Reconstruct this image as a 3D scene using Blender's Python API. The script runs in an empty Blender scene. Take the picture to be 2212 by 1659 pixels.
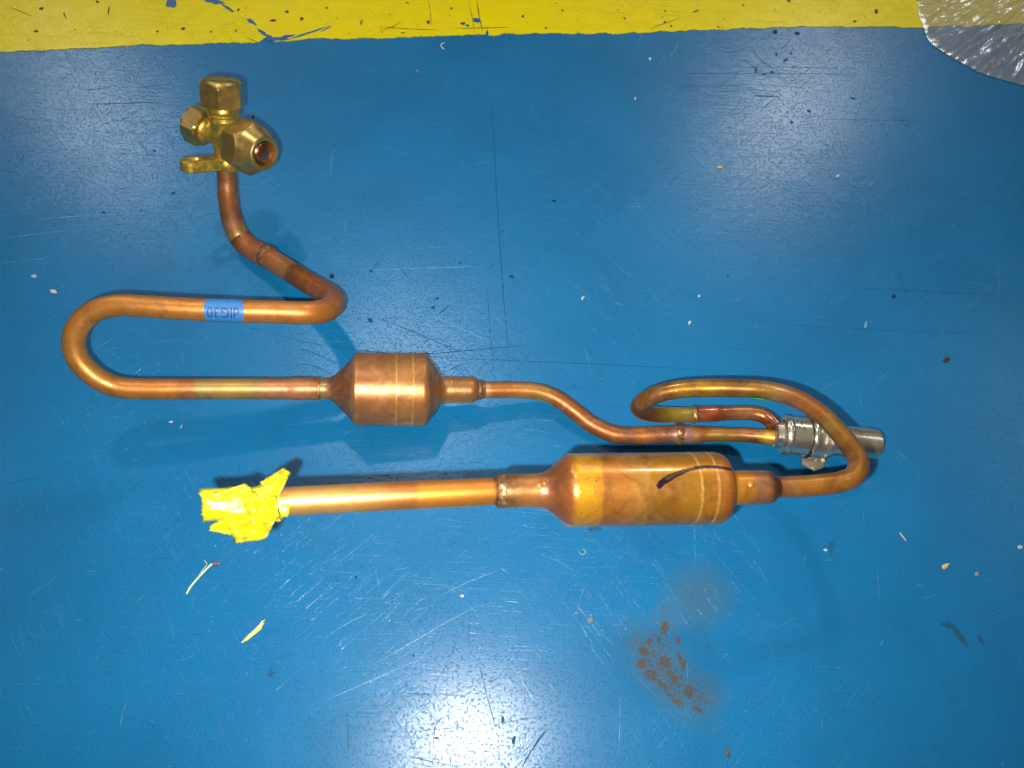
import bpy, bmesh, math, random
import numpy as np
from mathutils import Vector, Matrix, noise

random.seed(7)
rng = np.random.default_rng(7)
scene = bpy.context.scene
COL = scene.collection

# ------------------------------------------------------------------ camera
# Phone held 0.52 m above the floor, tilted so that the point straight below it
# sits at the bottom edge of the picture.
CAM_H = 0.52
LENS_F, CX, CY = 1720.0, 1106.0, 829.5           # focal length in pixels of a 2212 px wide picture
_d = Vector((1042 - CX, -(1605 - CY), -LENS_F))
_zw = (-_d).normalized()
_xw = (Vector((1, 0, 0)) - _zw * _zw.x).normalized()
_yw = _zw.cross(_xw)
R_WC = Matrix((_xw, _yw, _zw))                   # camera axes -> world
CAM = Vector((0, 0, CAM_H))
cam_data = bpy.data.cameras.new('camera')
cam_data.sensor_width = 36.0
cam_data.lens = 36.0 * LENS_F / 2212.0
cam_data.clip_start = 0.01
cam_data.clip_end = 100.0
cam_data.dof.use_dof = True                      # the raised taped end is slightly out of focus
cam_data.dof.focus_distance = 0.56
cam_data.dof.aperture_fstop = 15.0
cam = bpy.data.objects.new('camera', cam_data)
cam.matrix_world = Matrix.Translation(CAM) @ R_WC.to_4x4()
COL.objects.link(cam)
scene.camera = cam

# ------------------------------------------------------------------ world, lamps, exposure
world = bpy.data.worlds.new('World')
scene.world = world
world.use_nodes = True
bg = world.node_tree.nodes['Background']
bg.inputs['Color'].default_value = (1.0, 0.94, 0.86, 1)
wn = world.node_tree
tc = wn.nodes.new('ShaderNodeTexCoord')
sx = wn.nodes.new('ShaderNodeSeparateXYZ')
wn.links.new(tc.outputs['Generated'], sx.inputs[0])
cr = wn.nodes.new('ShaderNodeValToRGB')
wn.links.new(sx.outputs['Z'], cr.inputs['Fac'])
cr.color_ramp.elements[0].position = 0.0; cr.color_ramp.elements[0].color = (0.045, 0.045, 0.045, 1)
cr.color_ramp.elements[1].position = 1.0; cr.color_ramp.elements[1].color = (0.26, 0.24, 0.21, 1)
e_ = cr.color_ramp.elements.new(0.55); e_.color = (0.06, 0.058, 0.054, 1)
e_ = cr.color_ramp.elements.new(0.85); e_.color = (0.20, 0.185, 0.16, 1)
wn.links.new(cr.outputs['Color'], bg.inputs['Color'])
bg.inputs['Strength'].default_value = 0.75


def lamp(name, kind, loc, energy, size, color, target=None):
    ld = bpy.data.lights.new(name, kind)
    ld.energy = energy
    ld.color = color
    if kind == 'AREA':
        ld.shape = 'DISK'
        ld.size = size
    else:
        ld.shadow_soft_size = size
    o = bpy.data.objects.new(name, ld)
    o.location = loc
    if target is not None:
        o.rotation_euler = (Vector(target) - Vector(loc)).to_track_quat('-Z', 'Y').to_euler()
    COL.objects.link(o)
    return o


FLASH_E, LAMP_A_E, LAMP_B_E, LAMP_C_E = 15.5, 18.0, 18.0, 24.0
flash_loc = CAM + R_WC @ Vector((-0.0180, -0.0150, 0.0))
fo = lamp('phone_flash', 'SPOT', flash_loc, FLASH_E, 0.0035, (1.0, 0.97, 0.90))
fo.rotation_euler = cam.matrix_world.to_euler()
fo.data.spot_size = math.radians(108)
fo.data.spot_blend = 1.0
CEIL = 3.2
lamp('ceiling_lamp', 'AREA', (-0.1101 * CEIL - 0.06, 0.5164 * CEIL + 0.03, CEIL), LAMP_A_E, 0.20, (0.92, 0.96, 1.0), (0, 0.3, 0))
lamp('ceiling_lamp', 'AREA', (-0.6118 * CEIL - 0.30, 0.9477 * CEIL + 0.30, CEIL), LAMP_B_E, 0.28, (0.92, 0.96, 1.0), (0, 0.3, 0))
lamp('ceiling_lamp', 'AREA', (0.4795 * CEIL + 0.24, 0.9936 * CEIL + 0.30, CEIL), LAMP_C_E, 0.28, (1.0, 0.96, 0.92), (0, 0.3, 0))

# more of the hall's ceiling tubes, farther off: they only show as thin streaks on the metal
for (x, y, e) in ((-1.6, 5.6, 7.0), (1.3, 6.0, 7.0), (-3.0, 0.9, 4.0), (2.9, 1.4, 4.0), (0.2, -2.6, 3.0)):
    o = lamp('ceiling_tube', 'AREA', (x, y, CEIL), e, 1.2, (0.96, 0.97, 1.0), (0, 0.3, 0))
    o.data.shape = 'RECTANGLE'
    o.data.size = 1.2
    o.data.size_y = 0.12

scene.view_settings.view_transform = 'Standard'
scene.view_settings.look = 'None'
scene.view_settings.exposure = 0.0
scene.view_settings.gamma = 1.0
scene.view_settings.use_curve_mapping = False
scene.cycles.use_denoising = True
scene.cycles.max_bounces = 6
scene.cycles.transparent_max_bounces = 12
scene.cycles.caustics_reflective = False
scene.cycles.caustics_refractive = False
scene.cycles.sample_clamp_indirect = 4.0


# ------------------------------------------------------------------ helpers
def at(px, py, z=0.0):
    """world point at height z seen at (px, py) of the 2212 x 1659 picture"""
    r = R_WC @ Vector((px - CX, -(py - CY), -LENS_F))
    return CAM + r * ((z - CAM_H) / r.z)


def pixel(P):
    c = R_WC.transposed() @ (P - CAM)
    return CX + LENS_F * c.x / -c.z, CY - LENS_F * c.y / -c.z


def depth(P):
    return -(R_WC.transposed() @ (P - CAM)).z


def s2l(r, g, b):
    f = lambda v: (v / 255) / 12.92 if v / 255 <= 0.04045 else ((v / 255 + 0.055) / 1.055) ** 2.4
    return (f(r), f(g), f(b))


def lerp(a, b, t):
    return tuple(x + (y - x) * t for x, y in zip(a, b))


def stops_color(stops, u):
    if u <= stops[0][0]:
        return stops[0][1]
    for (u0, c0), (u1, c1) in zip(stops, stops[1:]):
        if u <= u1:
            return lerp(c0, c1, (u - u0) / max(u1 - u0, 1e-9))
    return stops[-1][1]


def link(name, verts, faces, mat, parent=None, colors=None, smooth=True, sharp=None):
    me = bpy.data.meshes.new(name)
    me.from_pydata([tuple(v) for v in verts], [], faces)
    me.validate()
    if colors is not None:
        ca = me.color_attributes.new('tint', 'FLOAT_COLOR', 'POINT')
        ca.data.foreach_set('color', np.array([(c[0], c[1], c[2], 1.0) for c in colors], dtype=np.float32).ravel())
    if smooth:
        me.polygons.foreach_set('use_smooth', [True] * len(me.polygons))
        if sharp:
            me.set_sharp_from_angle(angle=math.radians(sharp))
    if mat:
        me.materials.append(mat)
    o = bpy.data.objects.new(name, me)
    COL.objects.link(o)
    if parent is not None:
        o.parent = parent
        o.matrix_parent_inverse = Matrix.Translation(parent.location).inverted() if parent.parent is None and parent.type == 'EMPTY' else Matrix.Identity(4)
        # every mesh is built in world coordinates; only the root Empty has an offset
    return o


def tag(o, label=None, category=None, group=None, kind=None):
    if label:
        o['label'] = label
    if category:
        o['category'] = category
    if group:
        o['group'] = group
    if kind:
        o['kind'] = kind
    return o


def nz(P, f, seed=0.0):
    return noise.noise(Vector((P[0] * f + seed, P[1] * f - seed * 1.7, P[2] * f + seed * 0.6)))


def catmull(pts, step=0.0015):
    """pts: list of (Vector, radius). Returns list of (Vector, radius, u)"""
    out = []
    n = len(pts)
    for i in range(n - 1):
        p0 = pts[max(i - 1, 0)]; p1 = pts[i]; p2 = pts[i + 1]; p3 = pts[min(i + 2, n - 1)]
        L = (p2[0] - p1[0]).length
        if L < 1e-9:
            continue
        d01 = max((p1[0] - p0[0]).length, 1e-6); d23 = max((p3[0] - p2[0]).length, 1e-6)
        m1 = ((p2[0] - p0[0]) / (d01 + L)) * L if i > 0 else (p2[0] - p1[0])
        m2 = ((p3[0] - p1[0]) / (d23 + L)) * L if i < n - 2 else (p2[0] - p1[0])
        k = max(2, int(L / step))
        for j in range(k):
            t = j / k
            h00 = 2 * t**3 - 3 * t**2 + 1; h10 = t**3 - 2 * t**2 + t; h01 = -2 * t**3 + 3 * t**2; h11 = t**3 - t**2
            st = t * t * (3 - 2 * t)
            out.append((p1[0] * h00 + m1 * h10 + p2[0] * h01 + m2 * h11, p1[1] + (p2[1] - p1[1]) * st, i + t))
    out.append((pts[-1][0], pts[-1][1], n - 1.0))
    return out


class Tube:
    """a pipe swept along a smooth path; remembers its frames for stickers and rings"""

    def __init__(self, name, ctrl, mat, parent, stops, seg=28, jit=0.12, wob=0.0, step=0.0015):
        pts = []
        for (px, py, h, w) in ctrl:
            P = at(px, py, h)
            pts.append((P, 0.5 * w * depth(P) / LENS_F))
        self.path = catmull(pts, step)
        N = len(self.path)
        tang = []
        for i in range(N):
            a = self.path[max(i - 1, 0)][0]; b = self.path[min(i + 1, N - 1)][0]
            tang.append((b - a).normalized())
        up = Vector((0, 0, 1))
        e1 = (up - tang[0] * up.dot(tang[0])).normalized()
        self.frames = []
        verts, cols = [], []
        for i in range(N):
            t = tang[i]
            e1 = (e1 - t * e1.dot(t)).normalized()
            e2 = t.cross(e1)
            P, r, u = self.path[i]
            self.frames.append((P, r, t, e1.copy(), e2, u))
            for k in range(seg):
                a = 2 * math.pi * k / seg
                n = e1 * math.cos(a) + e2 * math.sin(a)
                rr = r
                if wob:
                    rr = r * (1 + wob * nz(P + n * r, 140, 3.1))
                V = P + n * rr
                verts.append(V)
                uu = u + jit * nz(V, 130, 1.3) + 0.5 * jit * nz(V, 420, 5.3)
                cols.append(stops_color(stops, uu))
        faces = []
        for i in range(N - 1):
            for k in range(seg):
                k2 = (k + 1) % seg
                faces.append((i * seg + k, i * seg + k2, (i + 1) * seg + k2, (i + 1) * seg + k))
        faces.append(tuple(reversed(range(seg))))
        faces.append(tuple(range((N - 1) * seg, N * seg)))
        self.obj = link(name, verts, faces, mat, parent, cols, sharp=50)

    def frame_at(self, u):
        return min(self.frames, key=lambda f: abs(f[5] - u))

    def nearest_px(self, px, py):
        return min(self.frames, key=lambda f: (pixel(f[0])[0] - px) ** 2 + (pixel(f[0])[1] - py) ** 2)

    def surface(self, fr, ds, ang, off):
        """point at ds along the tangent and angle ang (from the side facing the camera)"""
        P, r, t, e1, e2, u = fr
        v = (CAM - P); v = (v - t * v.dot(t)).normalized()
        w = t.cross(v)
        return P + t * ds + (v * math.cos(ang) + w * math.sin(ang)) * (r + off)


def lathe(name, P0, P1, stations, mat, parent, stops=None, seg=64, jit=0.02, sharp=35, hexa=None, noise_amp=0.0, upref=None, build=True, dens=0.0012, jf=90):
    """stations: (t in metres along P0->P1 direction, radius, across_flats or None). hexa limits the radius to a hexagon."""
    ax = (P1 - P0).normalized()
    ref = upref or Vector((0, 0, 1))
    e1 = ref - ax * ref.dot(ax)
    if e1.length < 1e-4:
        e1 = Vector((1, 0, 0)) - ax * ax.x
    e1.normalize(); e2 = ax.cross(e1)
    st = []
    for a, b in zip(stations, stations[1:]):
        st.append(a)
        L = math.hypot(b[0] - a[0], b[1] - a[1])
        if dens and stops:
            k = int(L / dens)
            for j in range(1, k):
                f = j / k
                st.append((a[0] + (b[0] - a[0]) * f, a[1] + (b[1] - a[1]) * f, a[2] if len(a) > 2 else None))
    st.append(stations[-1])
    verts, cols = [], []
    for s in st:
        t, r = s[0], s[1]
        af = s[2] if len(s) > 2 else None
        for k in range(seg):
            a = 2 * math.pi * k / seg
            rr = r
            if af:
                h = (af / 2) / math.cos(((a + math.pi / 6) % (math.pi / 3)) - math.pi / 6)
                rr = min(r, h)
            n = e1 * math.cos(a) + e2 * math.sin(a)
            V = P0 + ax * t + n * rr
            if noise_amp:
                V = V + n * noise_amp * (nz(V, 260, 2.2) + 0.5 * nz(V, 700, 8.2))
            verts.append(V)
            if stops:
                cols.append(stops_color(stops, t + jit * nz(V, jf, 1.3) + 0.5 * jit * nz(V, jf * 4, 7.7)))
    faces = []
    for i in range(len(st) - 1):
        for k in range(seg):
            k2 = (k + 1) % seg
            faces.append((i * seg + k, i * seg + k2, (i + 1) * seg + k2, (i + 1) * seg + k))
    faces.append(tuple(reversed(range(seg))))
    faces.append(tuple(range((len(st) - 1) * seg, len(st) * seg)))
    if not build:
        return verts, faces
    return link(name, verts, faces, mat, parent, cols if stops else None, sharp=sharp)


def merge_shapes(name, shapes, mat, parent, sharp=35):
    V, Fc = [], []
    for v, f in shapes:
        b = len(V)
        V += v
        Fc += [tuple(i + b for i in q) for q in f]
    return link(name, V, Fc, mat, parent, sharp=sharp)


def box_shape(C0, ex, ey, ez):
    v = [C0 + ex * x + ey * y + ez * z for x in (-1, 1) for y in (-1, 1) for z in (-1, 1)]
    f = [(0, 1, 3, 2), (4, 6, 7, 5), (0, 4, 5, 1), (2, 3, 7, 6), (0, 2, 6, 4), (1, 5, 7, 3)]
    return v, f


# ------------------------------------------------------------------ materials
def new_mat(name):
    m = bpy.data.materials.new(name)
    m.use_nodes = True
    nt = m.node_tree
    return m, nt, nt.nodes['Principled BSDF']


def N(nt, typ, **kw):
    n = nt.nodes.new(typ)
    for k, v in kw.items():
        setattr(n, k, v)
    return n


def L(nt, a, b):
    nt.links.new(a, b)


def noise_node(nt, coord, scale, detail=4, rough=0.6, dist=0.0):
    n = N(nt, 'ShaderNodeTexNoise')
    n.inputs['Scale'].default_value = scale
    n.inputs['Detail'].default_value = detail
    n.inputs['Roughness'].default_value = rough
    n.inputs['Distortion'].default_value = dist
    L(nt, coord, n.inputs['Vector'])
    return n.outputs['Fac']


def maprange(nt, v, a, b, c=0.0, d=1.0, smooth=True):
    n = N(nt, 'ShaderNodeMapRange')
    n.interpolation_type = 'SMOOTHSTEP' if smooth else 'LINEAR'
    L(nt, v, n.inputs['Value'])
    for k, x in zip(('From Min', 'From Max', 'To Min', 'To Max'), (a, b, c, d)):
        n.inputs[k].default_value = x
    return n.outputs['Result']


def math_n(nt, op, a, b=None, clamp=False):
    n = N(nt, 'ShaderNodeMath', operation=op, use_clamp=clamp)
    for i, x in enumerate((a, b)):
        if x is None:
            continue
        if isinstance(x, (int, float)):
            n.inputs[i].default_value = x
        else:
            L(nt, x, n.inputs[i])
    return n.outputs[0]


def mixc(nt, fac, a, b, mode='MIX'):
    n = N(nt, 'ShaderNodeMix', data_type='RGBA', blend_type=mode)
    for sock, x in ((n.inputs[0], fac), (n.inputs[6], a), (n.inputs[7], b)):
        if isinstance(x, (int, float)):
            sock.default_value = x
        elif isinstance(x, tuple):
            sock.default_value = (x[0], x[1], x[2], 1)
        else:
            L(nt, x, sock)
    return n.outputs[2]


def position(nt):
    return N(nt, 'ShaderNodeNewGeometry').outputs['Position']


def bump(nt, height, dist, strength=1.0, normal=None):
    b = N(nt, 'ShaderNodeBump')
    b.inputs['Strength'].default_value = strength
    b.inputs['Distance'].default_value = dist
    L(nt, height, b.inputs['Height'])
    if normal is not None:
        L(nt, normal, b.inputs['Normal'])
    return b.outputs['Normal']


def copper_mat(name, metallic, r0, r1, dark=0.45, bump_d=0.00006, val=1.0, coat=0.0, desat=0.08, blotch=0.0):
    m, nt, p = new_mat(name)
    pos = position(nt)
    att = N(nt, 'ShaderNodeVertexColor', layer_name='tint')
    big = noise_node(nt, pos, 55, 5, 0.6, 0.4)
    fine = noise_node(nt, pos, 420, 5, 0.7)
    spots = noise_node(nt, pos, 900, 2, 0.5)
    c = mixc(nt, maprange(nt, big, 0.42, 0.72, 0, dark), att.outputs['Color'], s2l(110, 62, 34))
    c = mixc(nt, maprange(nt, fine, 0.5, 0.8, 0, 0.35), c, s2l(225, 160, 85))
    c = mixc(nt, maprange(nt, spots, 0.70, 0.80, 0, 0.7), c, s2l(60, 34, 22))
    if blotch:
        bn = noise_node(nt, pos, 48, 4, 0.65, 1.2)
        c = mixc(nt, maprange(nt, bn, 0.50, 0.60, 0, blotch), c, s2l(222, 148, 98))
        c = mixc(nt, maprange(nt, bn, 0.46, 0.34, 0, blotch), c, s2l(104, 60, 40))
    c = mixc(nt, desat, c, (0.42, 0.30, 0.18))
    c = mixc(nt, 1.0, c, (val, val, val), 'MULTIPLY')
    p.inputs['Coat Weight'].default_value = coat
    p.inputs['Coat Roughness'].default_value = 0.10
    L(nt, c, p.inputs['Base Color'])
    p.inputs['Metallic'].default_value = metallic
    L(nt, maprange(nt, math_n(nt, 'ADD', math_n(nt, 'MULTIPLY', big, 0.5), math_n(nt, 'MULTIPLY', fine, 0.5)), 0.3, 0.7, r0, r1), p.inputs['Roughness'])
    L(nt, bump(nt, math_n(nt, 'ADD', fine, math_n(nt, 'MULTIPLY', spots, 0.5)), bump_d), p.inputs['Normal'])
    return m


M_COPPER = copper_mat('copper_pipe', 0.55, 0.34, 0.50, dark=0.30, val=1.0, desat=0.08, blotch=0.32)
M_COPPER_OX = copper_mat('oxidised_copper', 0.60, 0.26, 0.42, dark=0.62, val=0.85, coat=0.5, desat=0.0, blotch=0.28)
M_COPPER_MUF = copper_mat('copper_shell', 0.55, 0.30, 0.46, dark=0.45, val=0.95, desat=0.14, blotch=0.38)
M_COPPER_INLET = copper_mat('inlet_copper', 0.70, 0.36, 0.48, dark=0.25, val=1.0, desat=0.05, blotch=0.2)


def plain(name, col, metallic=0.0, rough=0.5, var=0.15, scale=200, bump_d=0.0, bscale=600, spec=0.5):
    m, nt, p = new_mat(name)
    pos = position(nt)
    n = noise_node(nt, pos, scale, 4, 0.6)
    c = mixc(nt, maprange(nt, n, 0.35, 0.7), tuple(x * (1 - var) for x in col), tuple(min(1, x * (1 + var)) for x in col))
    L(nt, c, p.inputs['Base Color'])
    p.inputs['Metallic'].default_value = metallic
    L(nt, maprange(nt, n, 0.3, 0.7, rough * 0.85, rough * 1.15), p.inputs['Roughness'])
    p.inputs['Specular IOR Level'].default_value = spec
    if bump_d:
        L(nt, bump(nt, noise_node(nt, pos, bscale, 3, 0.6), bump_d), p.inputs['Normal'])
    return m


M_BRASS = plain('machined_brass', s2l(202, 168, 96), 0.85, 0.34, 0.10, 160, 0.00005, 1500)
M_BRASS_CAST = plain('cast_brass', s2l(220, 186, 84), 0.8, 0.36, 0.22, 300, 0.00014, 650)
M_BRAZE = plain('braze_alloy', s2l(160, 122, 84), 0.7, 0.45, 0.35, 500, 0.0003, 500)
M_STEEL = plain('brushed_steel', s2l(242, 230, 206), 0.93, 0.24, 0.05, 60, 0.000012, 900)
M_STEEL_DARK = plain('steel_groove', s2l(90, 82, 70), 0.9, 0.45, 0.2, 300)
M_CAPEND = plain('copper_plug', s2l(214, 140, 98), 0.95, 0.22, 0.1, 200)
M_INK = plain('black_ink', (0.018, 0.016, 0.02), 0.0, 0.5, 0.2, 900)
M_LABEL = plain('blue_paper', s2l(56, 126, 196), 0.0, 0.42, 0.07, 300, 0.00008, 900)
M_LABEL_INK = plain('label_ink', s2l(36, 60, 110), 0.0, 0.55, 0.2, 900)
M_GREEN = plain('green_paper', s2l(40, 158, 98), 0.0, 0.45, 0.15, 500)
M_TAPE = plain('yellow_tape_paper', (0.72, 0.62, 0.010), 0.0, 0.32, 0.12, 200, 0.00035, 240, spec=0.9)
tp = M_TAPE.node_tree.nodes['Principled BSDF']
tp.inputs['Subsurface Weight'].default_value = 0.3
tp.inputs['Subsurface Radius'].default_value = (0.002, 0.0015, 0.0004)
tp.inputs['Subsurface Scale'].default_value = 1.0


def attr_mat(name, metallic, rough):
    m, nt, p = new_mat(name)
    att = N(nt, 'ShaderNodeVertexColor', layer_name='tint')
    L(nt, att.outputs['Color'], p.inputs['Base Color'])
    p.inputs['Metallic'].default_value = metallic
    p.inputs['Roughness'].default_value = rough
    p.inputs['Specular IOR Level'].default_value = 0.25
    return m


M_MARKER = attr_mat('marker_ink', 0.0, 0.3)
M_CHIP = attr_mat('debris', 0.0, 0.5)


def floor_mat(name, yellow=False):
    m, nt, p = new_mat(name)
    pos = position(nt)
    big = noise_node(nt, pos, 9, 4, 0.6, 0.3)
    med = noise_node(nt, pos, 60, 3, 0.65)
    grain = noise_node(nt, pos, 1300, 1, 0.6)
    fine = noise_node(nt, pos, 420, 2, 0.65)
    # fine directional scuffs in a few directions
    scuffs = None
    for ang, sx, sy, th, seed in ((0.06, 20, 800, 0.66, 0.0), (0.95, 26, 850, 0.68, 3.0), (-0.75, 24, 850, 0.68, 9.0)):
        vr = N(nt, 'ShaderNodeVectorRotate', rotation_type='Z_AXIS')
        vr.inputs['Angle'].default_value = ang
        L(nt, pos, vr.inputs['Vector'])
        mp2 = N(nt, 'ShaderNodeMapping')
        mp2.inputs['Location'].default_value = (seed, seed * 0.37, seed)
        mp2.inputs['Scale'].default_value = (sx, sy, 1)
        L(nt, vr.outputs['Vector'], mp2.inputs['Vector'])
        nn = noise_node(nt, mp2.outputs['Vector'], 1.0, 0, 0.4)
        k = maprange(nt, nn, th, th + 0.06)
        scuffs = k if scuffs is None else math_n(nt, 'MAXIMUM', scuffs, k)
    zone = maprange(nt, noise_node(nt, pos, 7, 3, 0.6), 0.38, 0.62)
    scuffs = math_n(nt, 'MULTIPLY', scuffs, zone)
    pits = maprange(nt, noise_node(nt, pos, 560, 1, 0.5), 0.59, 0.67)
    if yellow:
        base = mixc(nt, maprange(nt, med, 0.3, 0.75), (0.88, 0.71, 0.0006), (0.82, 0.65, 0.0006))
        base = mixc(nt, maprange(nt, fine, 0.66, 0.80, 0, 0.35), base, (0.30, 0.20, 0.01))
        base = mixc(nt, math_n(nt, 'MULTIPLY', scuffs, 0.25), base, (0.22, 0.16, 0.02))
    else:
        base = mixc(nt, maprange(nt, big, 0.3, 0.7), (0.003, 0.142, 0.335), (0.004, 0.166, 0.385))
        base = mixc(nt, maprange(nt, med, 0.45, 0.8, 0, 0.22), base, (0.010, 0.125, 0.290))
        base = mixc(nt, math_n(nt, 'MULTIPLY', scuffs, 0.04), base, (0.12, 0.27, 0.43))
        base = mixc(nt, math_n(nt, 'MULTIPLY', pits, 0.12), base, (0.010, 0.07, 0.16))
        st = N(nt, 'ShaderNodeVertexColor', layer_name='tint')
        sep = N(nt, 'ShaderNodeSeparateColor')
        L(nt, st.outputs['Color'], sep.inputs['Color'])
        rag = math_n(nt, 'ADD', math_n(nt, 'MULTIPLY', math_n(nt, 'SUBTRACT', fine, 0.5), 2.0), math_n(nt, 'MULTIPLY', math_n(nt, 'SUBTRACT', grain, 0.5), 1.3))
        brown = maprange(nt, math_n(nt, 'ADD', sep.outputs['Red'], math_n(nt, 'MULTIPLY', rag, 1.0)), 0.38, 0.85)
        film = math_n(nt, 'MULTIPLY', sep.outputs['Green'], maprange(nt, rag, -0.35, 0.45, 0.25, 1.0))
        darkm = maprange(nt, math_n(nt, 'ADD', sep.outputs['Blue'], math_n(nt, 'MULTIPLY', rag, 0.9)), 0.45, 0.85)
        base = mixc(nt, math_n(nt, 'MULTIPLY', film, 0.8), base, (0.072, 0.118, 0.150))
        base = mixc(nt, math_n(nt, 'MULTIPLY', brown, 0.88), base, (0.088, 0.066, 0.040))
        base = mixc(nt, math_n(nt, 'MULTIPLY', darkm, 0.65), base, (0.018, 0.050, 0.085))
    L(nt, base, p.inputs['Base Color'])
    rr = maprange(nt, med, 0.3, 0.75, 0.30, 0.40)
    L(nt, math_n(nt, 'ADD', rr, math_n(nt, 'MULTIPLY', scuffs, 0.08)), p.inputs['Roughness'])
    p.inputs['Specular IOR Level'].default_value = 0.08 if yellow else 0.12
    h = math_n(nt, 'ADD', math_n(nt, 'MULTIPLY', grain, 0.5), math_n(nt, 'MULTIPLY', fine, 0.3))
    h = math_n(nt, 'SUBTRACT', h, pits)
    h = math_n(nt, 'SUBTRACT', h, math_n(nt, 'MULTIPLY', scuffs, 1.2))
    nrm = bump(nt, h, 0.00005)
    L(nt, nrm, p.inputs['Normal'])
    # the gloss coat is missing in the pits
    L(nt, math_n(nt, 'MULTIPLY', math_n(nt, 'SUBTRACT', 1.0, math_n(nt, 'MULTIPLY', pits, 0.6)), 0.30 if yellow else 0.62), p.inputs['Coat Weight'])
    p.inputs['Coat Roughness'].default_value = 0.225
    h2 = math_n(nt, 'SUBTRACT', math_n(nt, 'MULTIPLY', grain, 0.35), math_n(nt, 'ADD', math_n(nt, 'MULTIPLY', pits, 0.8), math_n(nt, 'MULTIPLY', scuffs, 0.75)))
    L(nt, bump(nt, h2, 0.00016), p.inputs['Coat Normal'])
    return m


M_FLOOR = floor_mat('blue_floor_paint')
M_STRIPE = floor_mat('yellow_floor_paint', True)
M_SCR_D = plain('dark_scratch', (0.007, 0.070, 0.150), 0.0, 0.6, 0.3, 300, spec=0.08)
M_SCR_P = plain('pale_scratch', (0.085, 0.27, 0.44), 0.0, 0.40, 0.35, 300)
M_CHIPBLUE = plain('blue_paint_in_chip', (0.012, 0.12, 0.29), 0.0, 0.4, 0.2, 300)
M_CHIPDARK = plain('dirt_in_chip', (0.055, 0.045, 0.015), 0.0, 0.6, 0.4, 600)

# ------------------------------------------------------------------ the floor
E_FLOOR = dict(
    brown=[(1436, 1355, 9, 15, 0), (1422, 1384, 4, 10, 0), (1466, 1383, 7, 9, 0.3), (1391, 1407, 15, 12, 0.6), (1436, 1431, 15, 14, 0), (1470, 1424, 6, 17, -0.5),
           (1387, 1434, 13, 14, 0.8), (1405, 1458, 18, 12, 0.8), (1451, 1461, 10, 21, -0.6), (1488, 1495, 13, 15, 0.2), (1459, 1512, 27, 6, 0.75), (1507, 1533, 17, 6, 0.5),
           (1478, 1436, 5, 12, 0.2), (1430, 1480, 26, 5, 0.8), (1403, 1386, 7, 7, 0), (1430, 1445, 104, 34, 0.85, 0.56), (1500, 1505, 36, 30, 0.5, 0.52), (1425, 1385, 36, 24, 0.2, 0.48)],
    film=[(1505, 1290, 62, 62, 0), (1440, 1450, 120, 52, 0.85), (1440, 1340, 30, 40, 0), (1515, 1500, 46, 42, 0.5), (1375, 1385, 26, 26, 0)],
    dark=[(2072, 1372, 7, 40, -0.62), (2048, 1350, 16, 8, 0.1), (2118, 1382, 5, 16, -0.5), (1795, 1175, 22, 5, -0.6), (1805, 1200, 12, 4, 0.5), (590, 1455, 10, 16, 0.2),
          (1278, 1142, 8, 7, 0), (1290, 1143, 6, 7, 0), (2046, 1205, 10, 6, 0)],
)


def floor_grid():
    xs = np.concatenate([np.linspace(-3, -0.65, 14)[:-1], np.arange(-0.65, 0.70, 0.005), np.linspace(0.70, 3, 14)])
    ys = np.concatenate([np.linspace(-3, -0.20, 14)[:-1], np.arange(-0.20, 0.78, 0.005), np.linspace(0.78, 4, 14)])
    a = at(1330, 1230); b = at(1600, 1640)
    xs = np.unique(np.concatenate([xs, np.arange(a.x, b.x, 0.0012)]))
    ys = np.unique(np.concatenate([ys, np.arange(b.y, a.y, 0.0012)]))
    c = at(2040, 1330); d = at(2130, 1410)
    xs = np.unique(np.concatenate([xs, np.arange(c.x, d.x, 0.0015)]))
    X, Y = np.meshgrid(xs, ys)
    nx, ny = len(xs), len(ys)
    V = np.stack([X.ravel(), Y.ravel(), np.zeros(nx * ny)], 1).astype(np.float32)
    # picture coordinates of the vertices only serve to place the stains measured in the photograph
    masks = []
    for key in ('brown', 'film', 'dark'):
        acc = np.zeros(nx * ny)
        for ell in E_FLOOR[key]:
            px, py, rx, ry, ro = ell[:5]
            amp = ell[5] if len(ell) > 5 else 1.0
            c0 = at(px, py); ex = at(px + 1, py) - c0; ey = at(px, py + 1) - c0
            # local linear map from world to picture units
            A = np.array([[ex.x, ey.x], [ex.y, ey.y]])
            uv = np.linalg.inv(A) @ np.stack([V[:, 0] - c0.x, V[:, 1] - c0.y])
            u = uv[0] * math.cos(ro) + uv[1] * math.sin(ro); v = -uv[0] * math.sin(ro) + uv[1] * math.cos(ro)
            q = np.sqrt((u / rx) ** 2 + (v / ry) ** 2)
            w = 0.45 if key != 'film' else 0.5
            acc = np.maximum(acc, amp * np.clip((1 + w - q) / (2 * w), 0, 1))
        masks.append(acc)
    me = bpy.data.meshes.new('floor')
    me.vertices.add(nx * ny)
    me.vertices.foreach_set('co', V.ravel())
    idx = np.arange(nx * ny).reshape(ny, nx)
    q = np.stack([idx[:-1, :-1], idx[:-1, 1:], idx[1:, 1:], idx[1:, :-1]], -1).reshape(-1, 4)
    me.loops.add(q.size)
    me.loops.foreach_set('vertex_index', q.ravel().astype(np.int32))
    me.polygons.add(len(q))
    me.polygons.foreach_set('loop_start', np.arange(0, q.size, 4, dtype=np.int32))
    me.update(calc_edges=True)
    ca = me.color_attributes.new('tint', 'FLOAT_COLOR', 'POINT')
    ca.data.foreach_set('color', np.stack(masks + [np.ones(nx * ny)], 1).astype(np.float32).ravel())
    me.materials.append(M_FLOOR)
    o = bpy.data.objects.new('floor', me)
    COL.objects.link(o)
    return o


floor = tag(floor_grid(), 'blue painted factory floor, scuffed and scratched', kind='structure')


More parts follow.
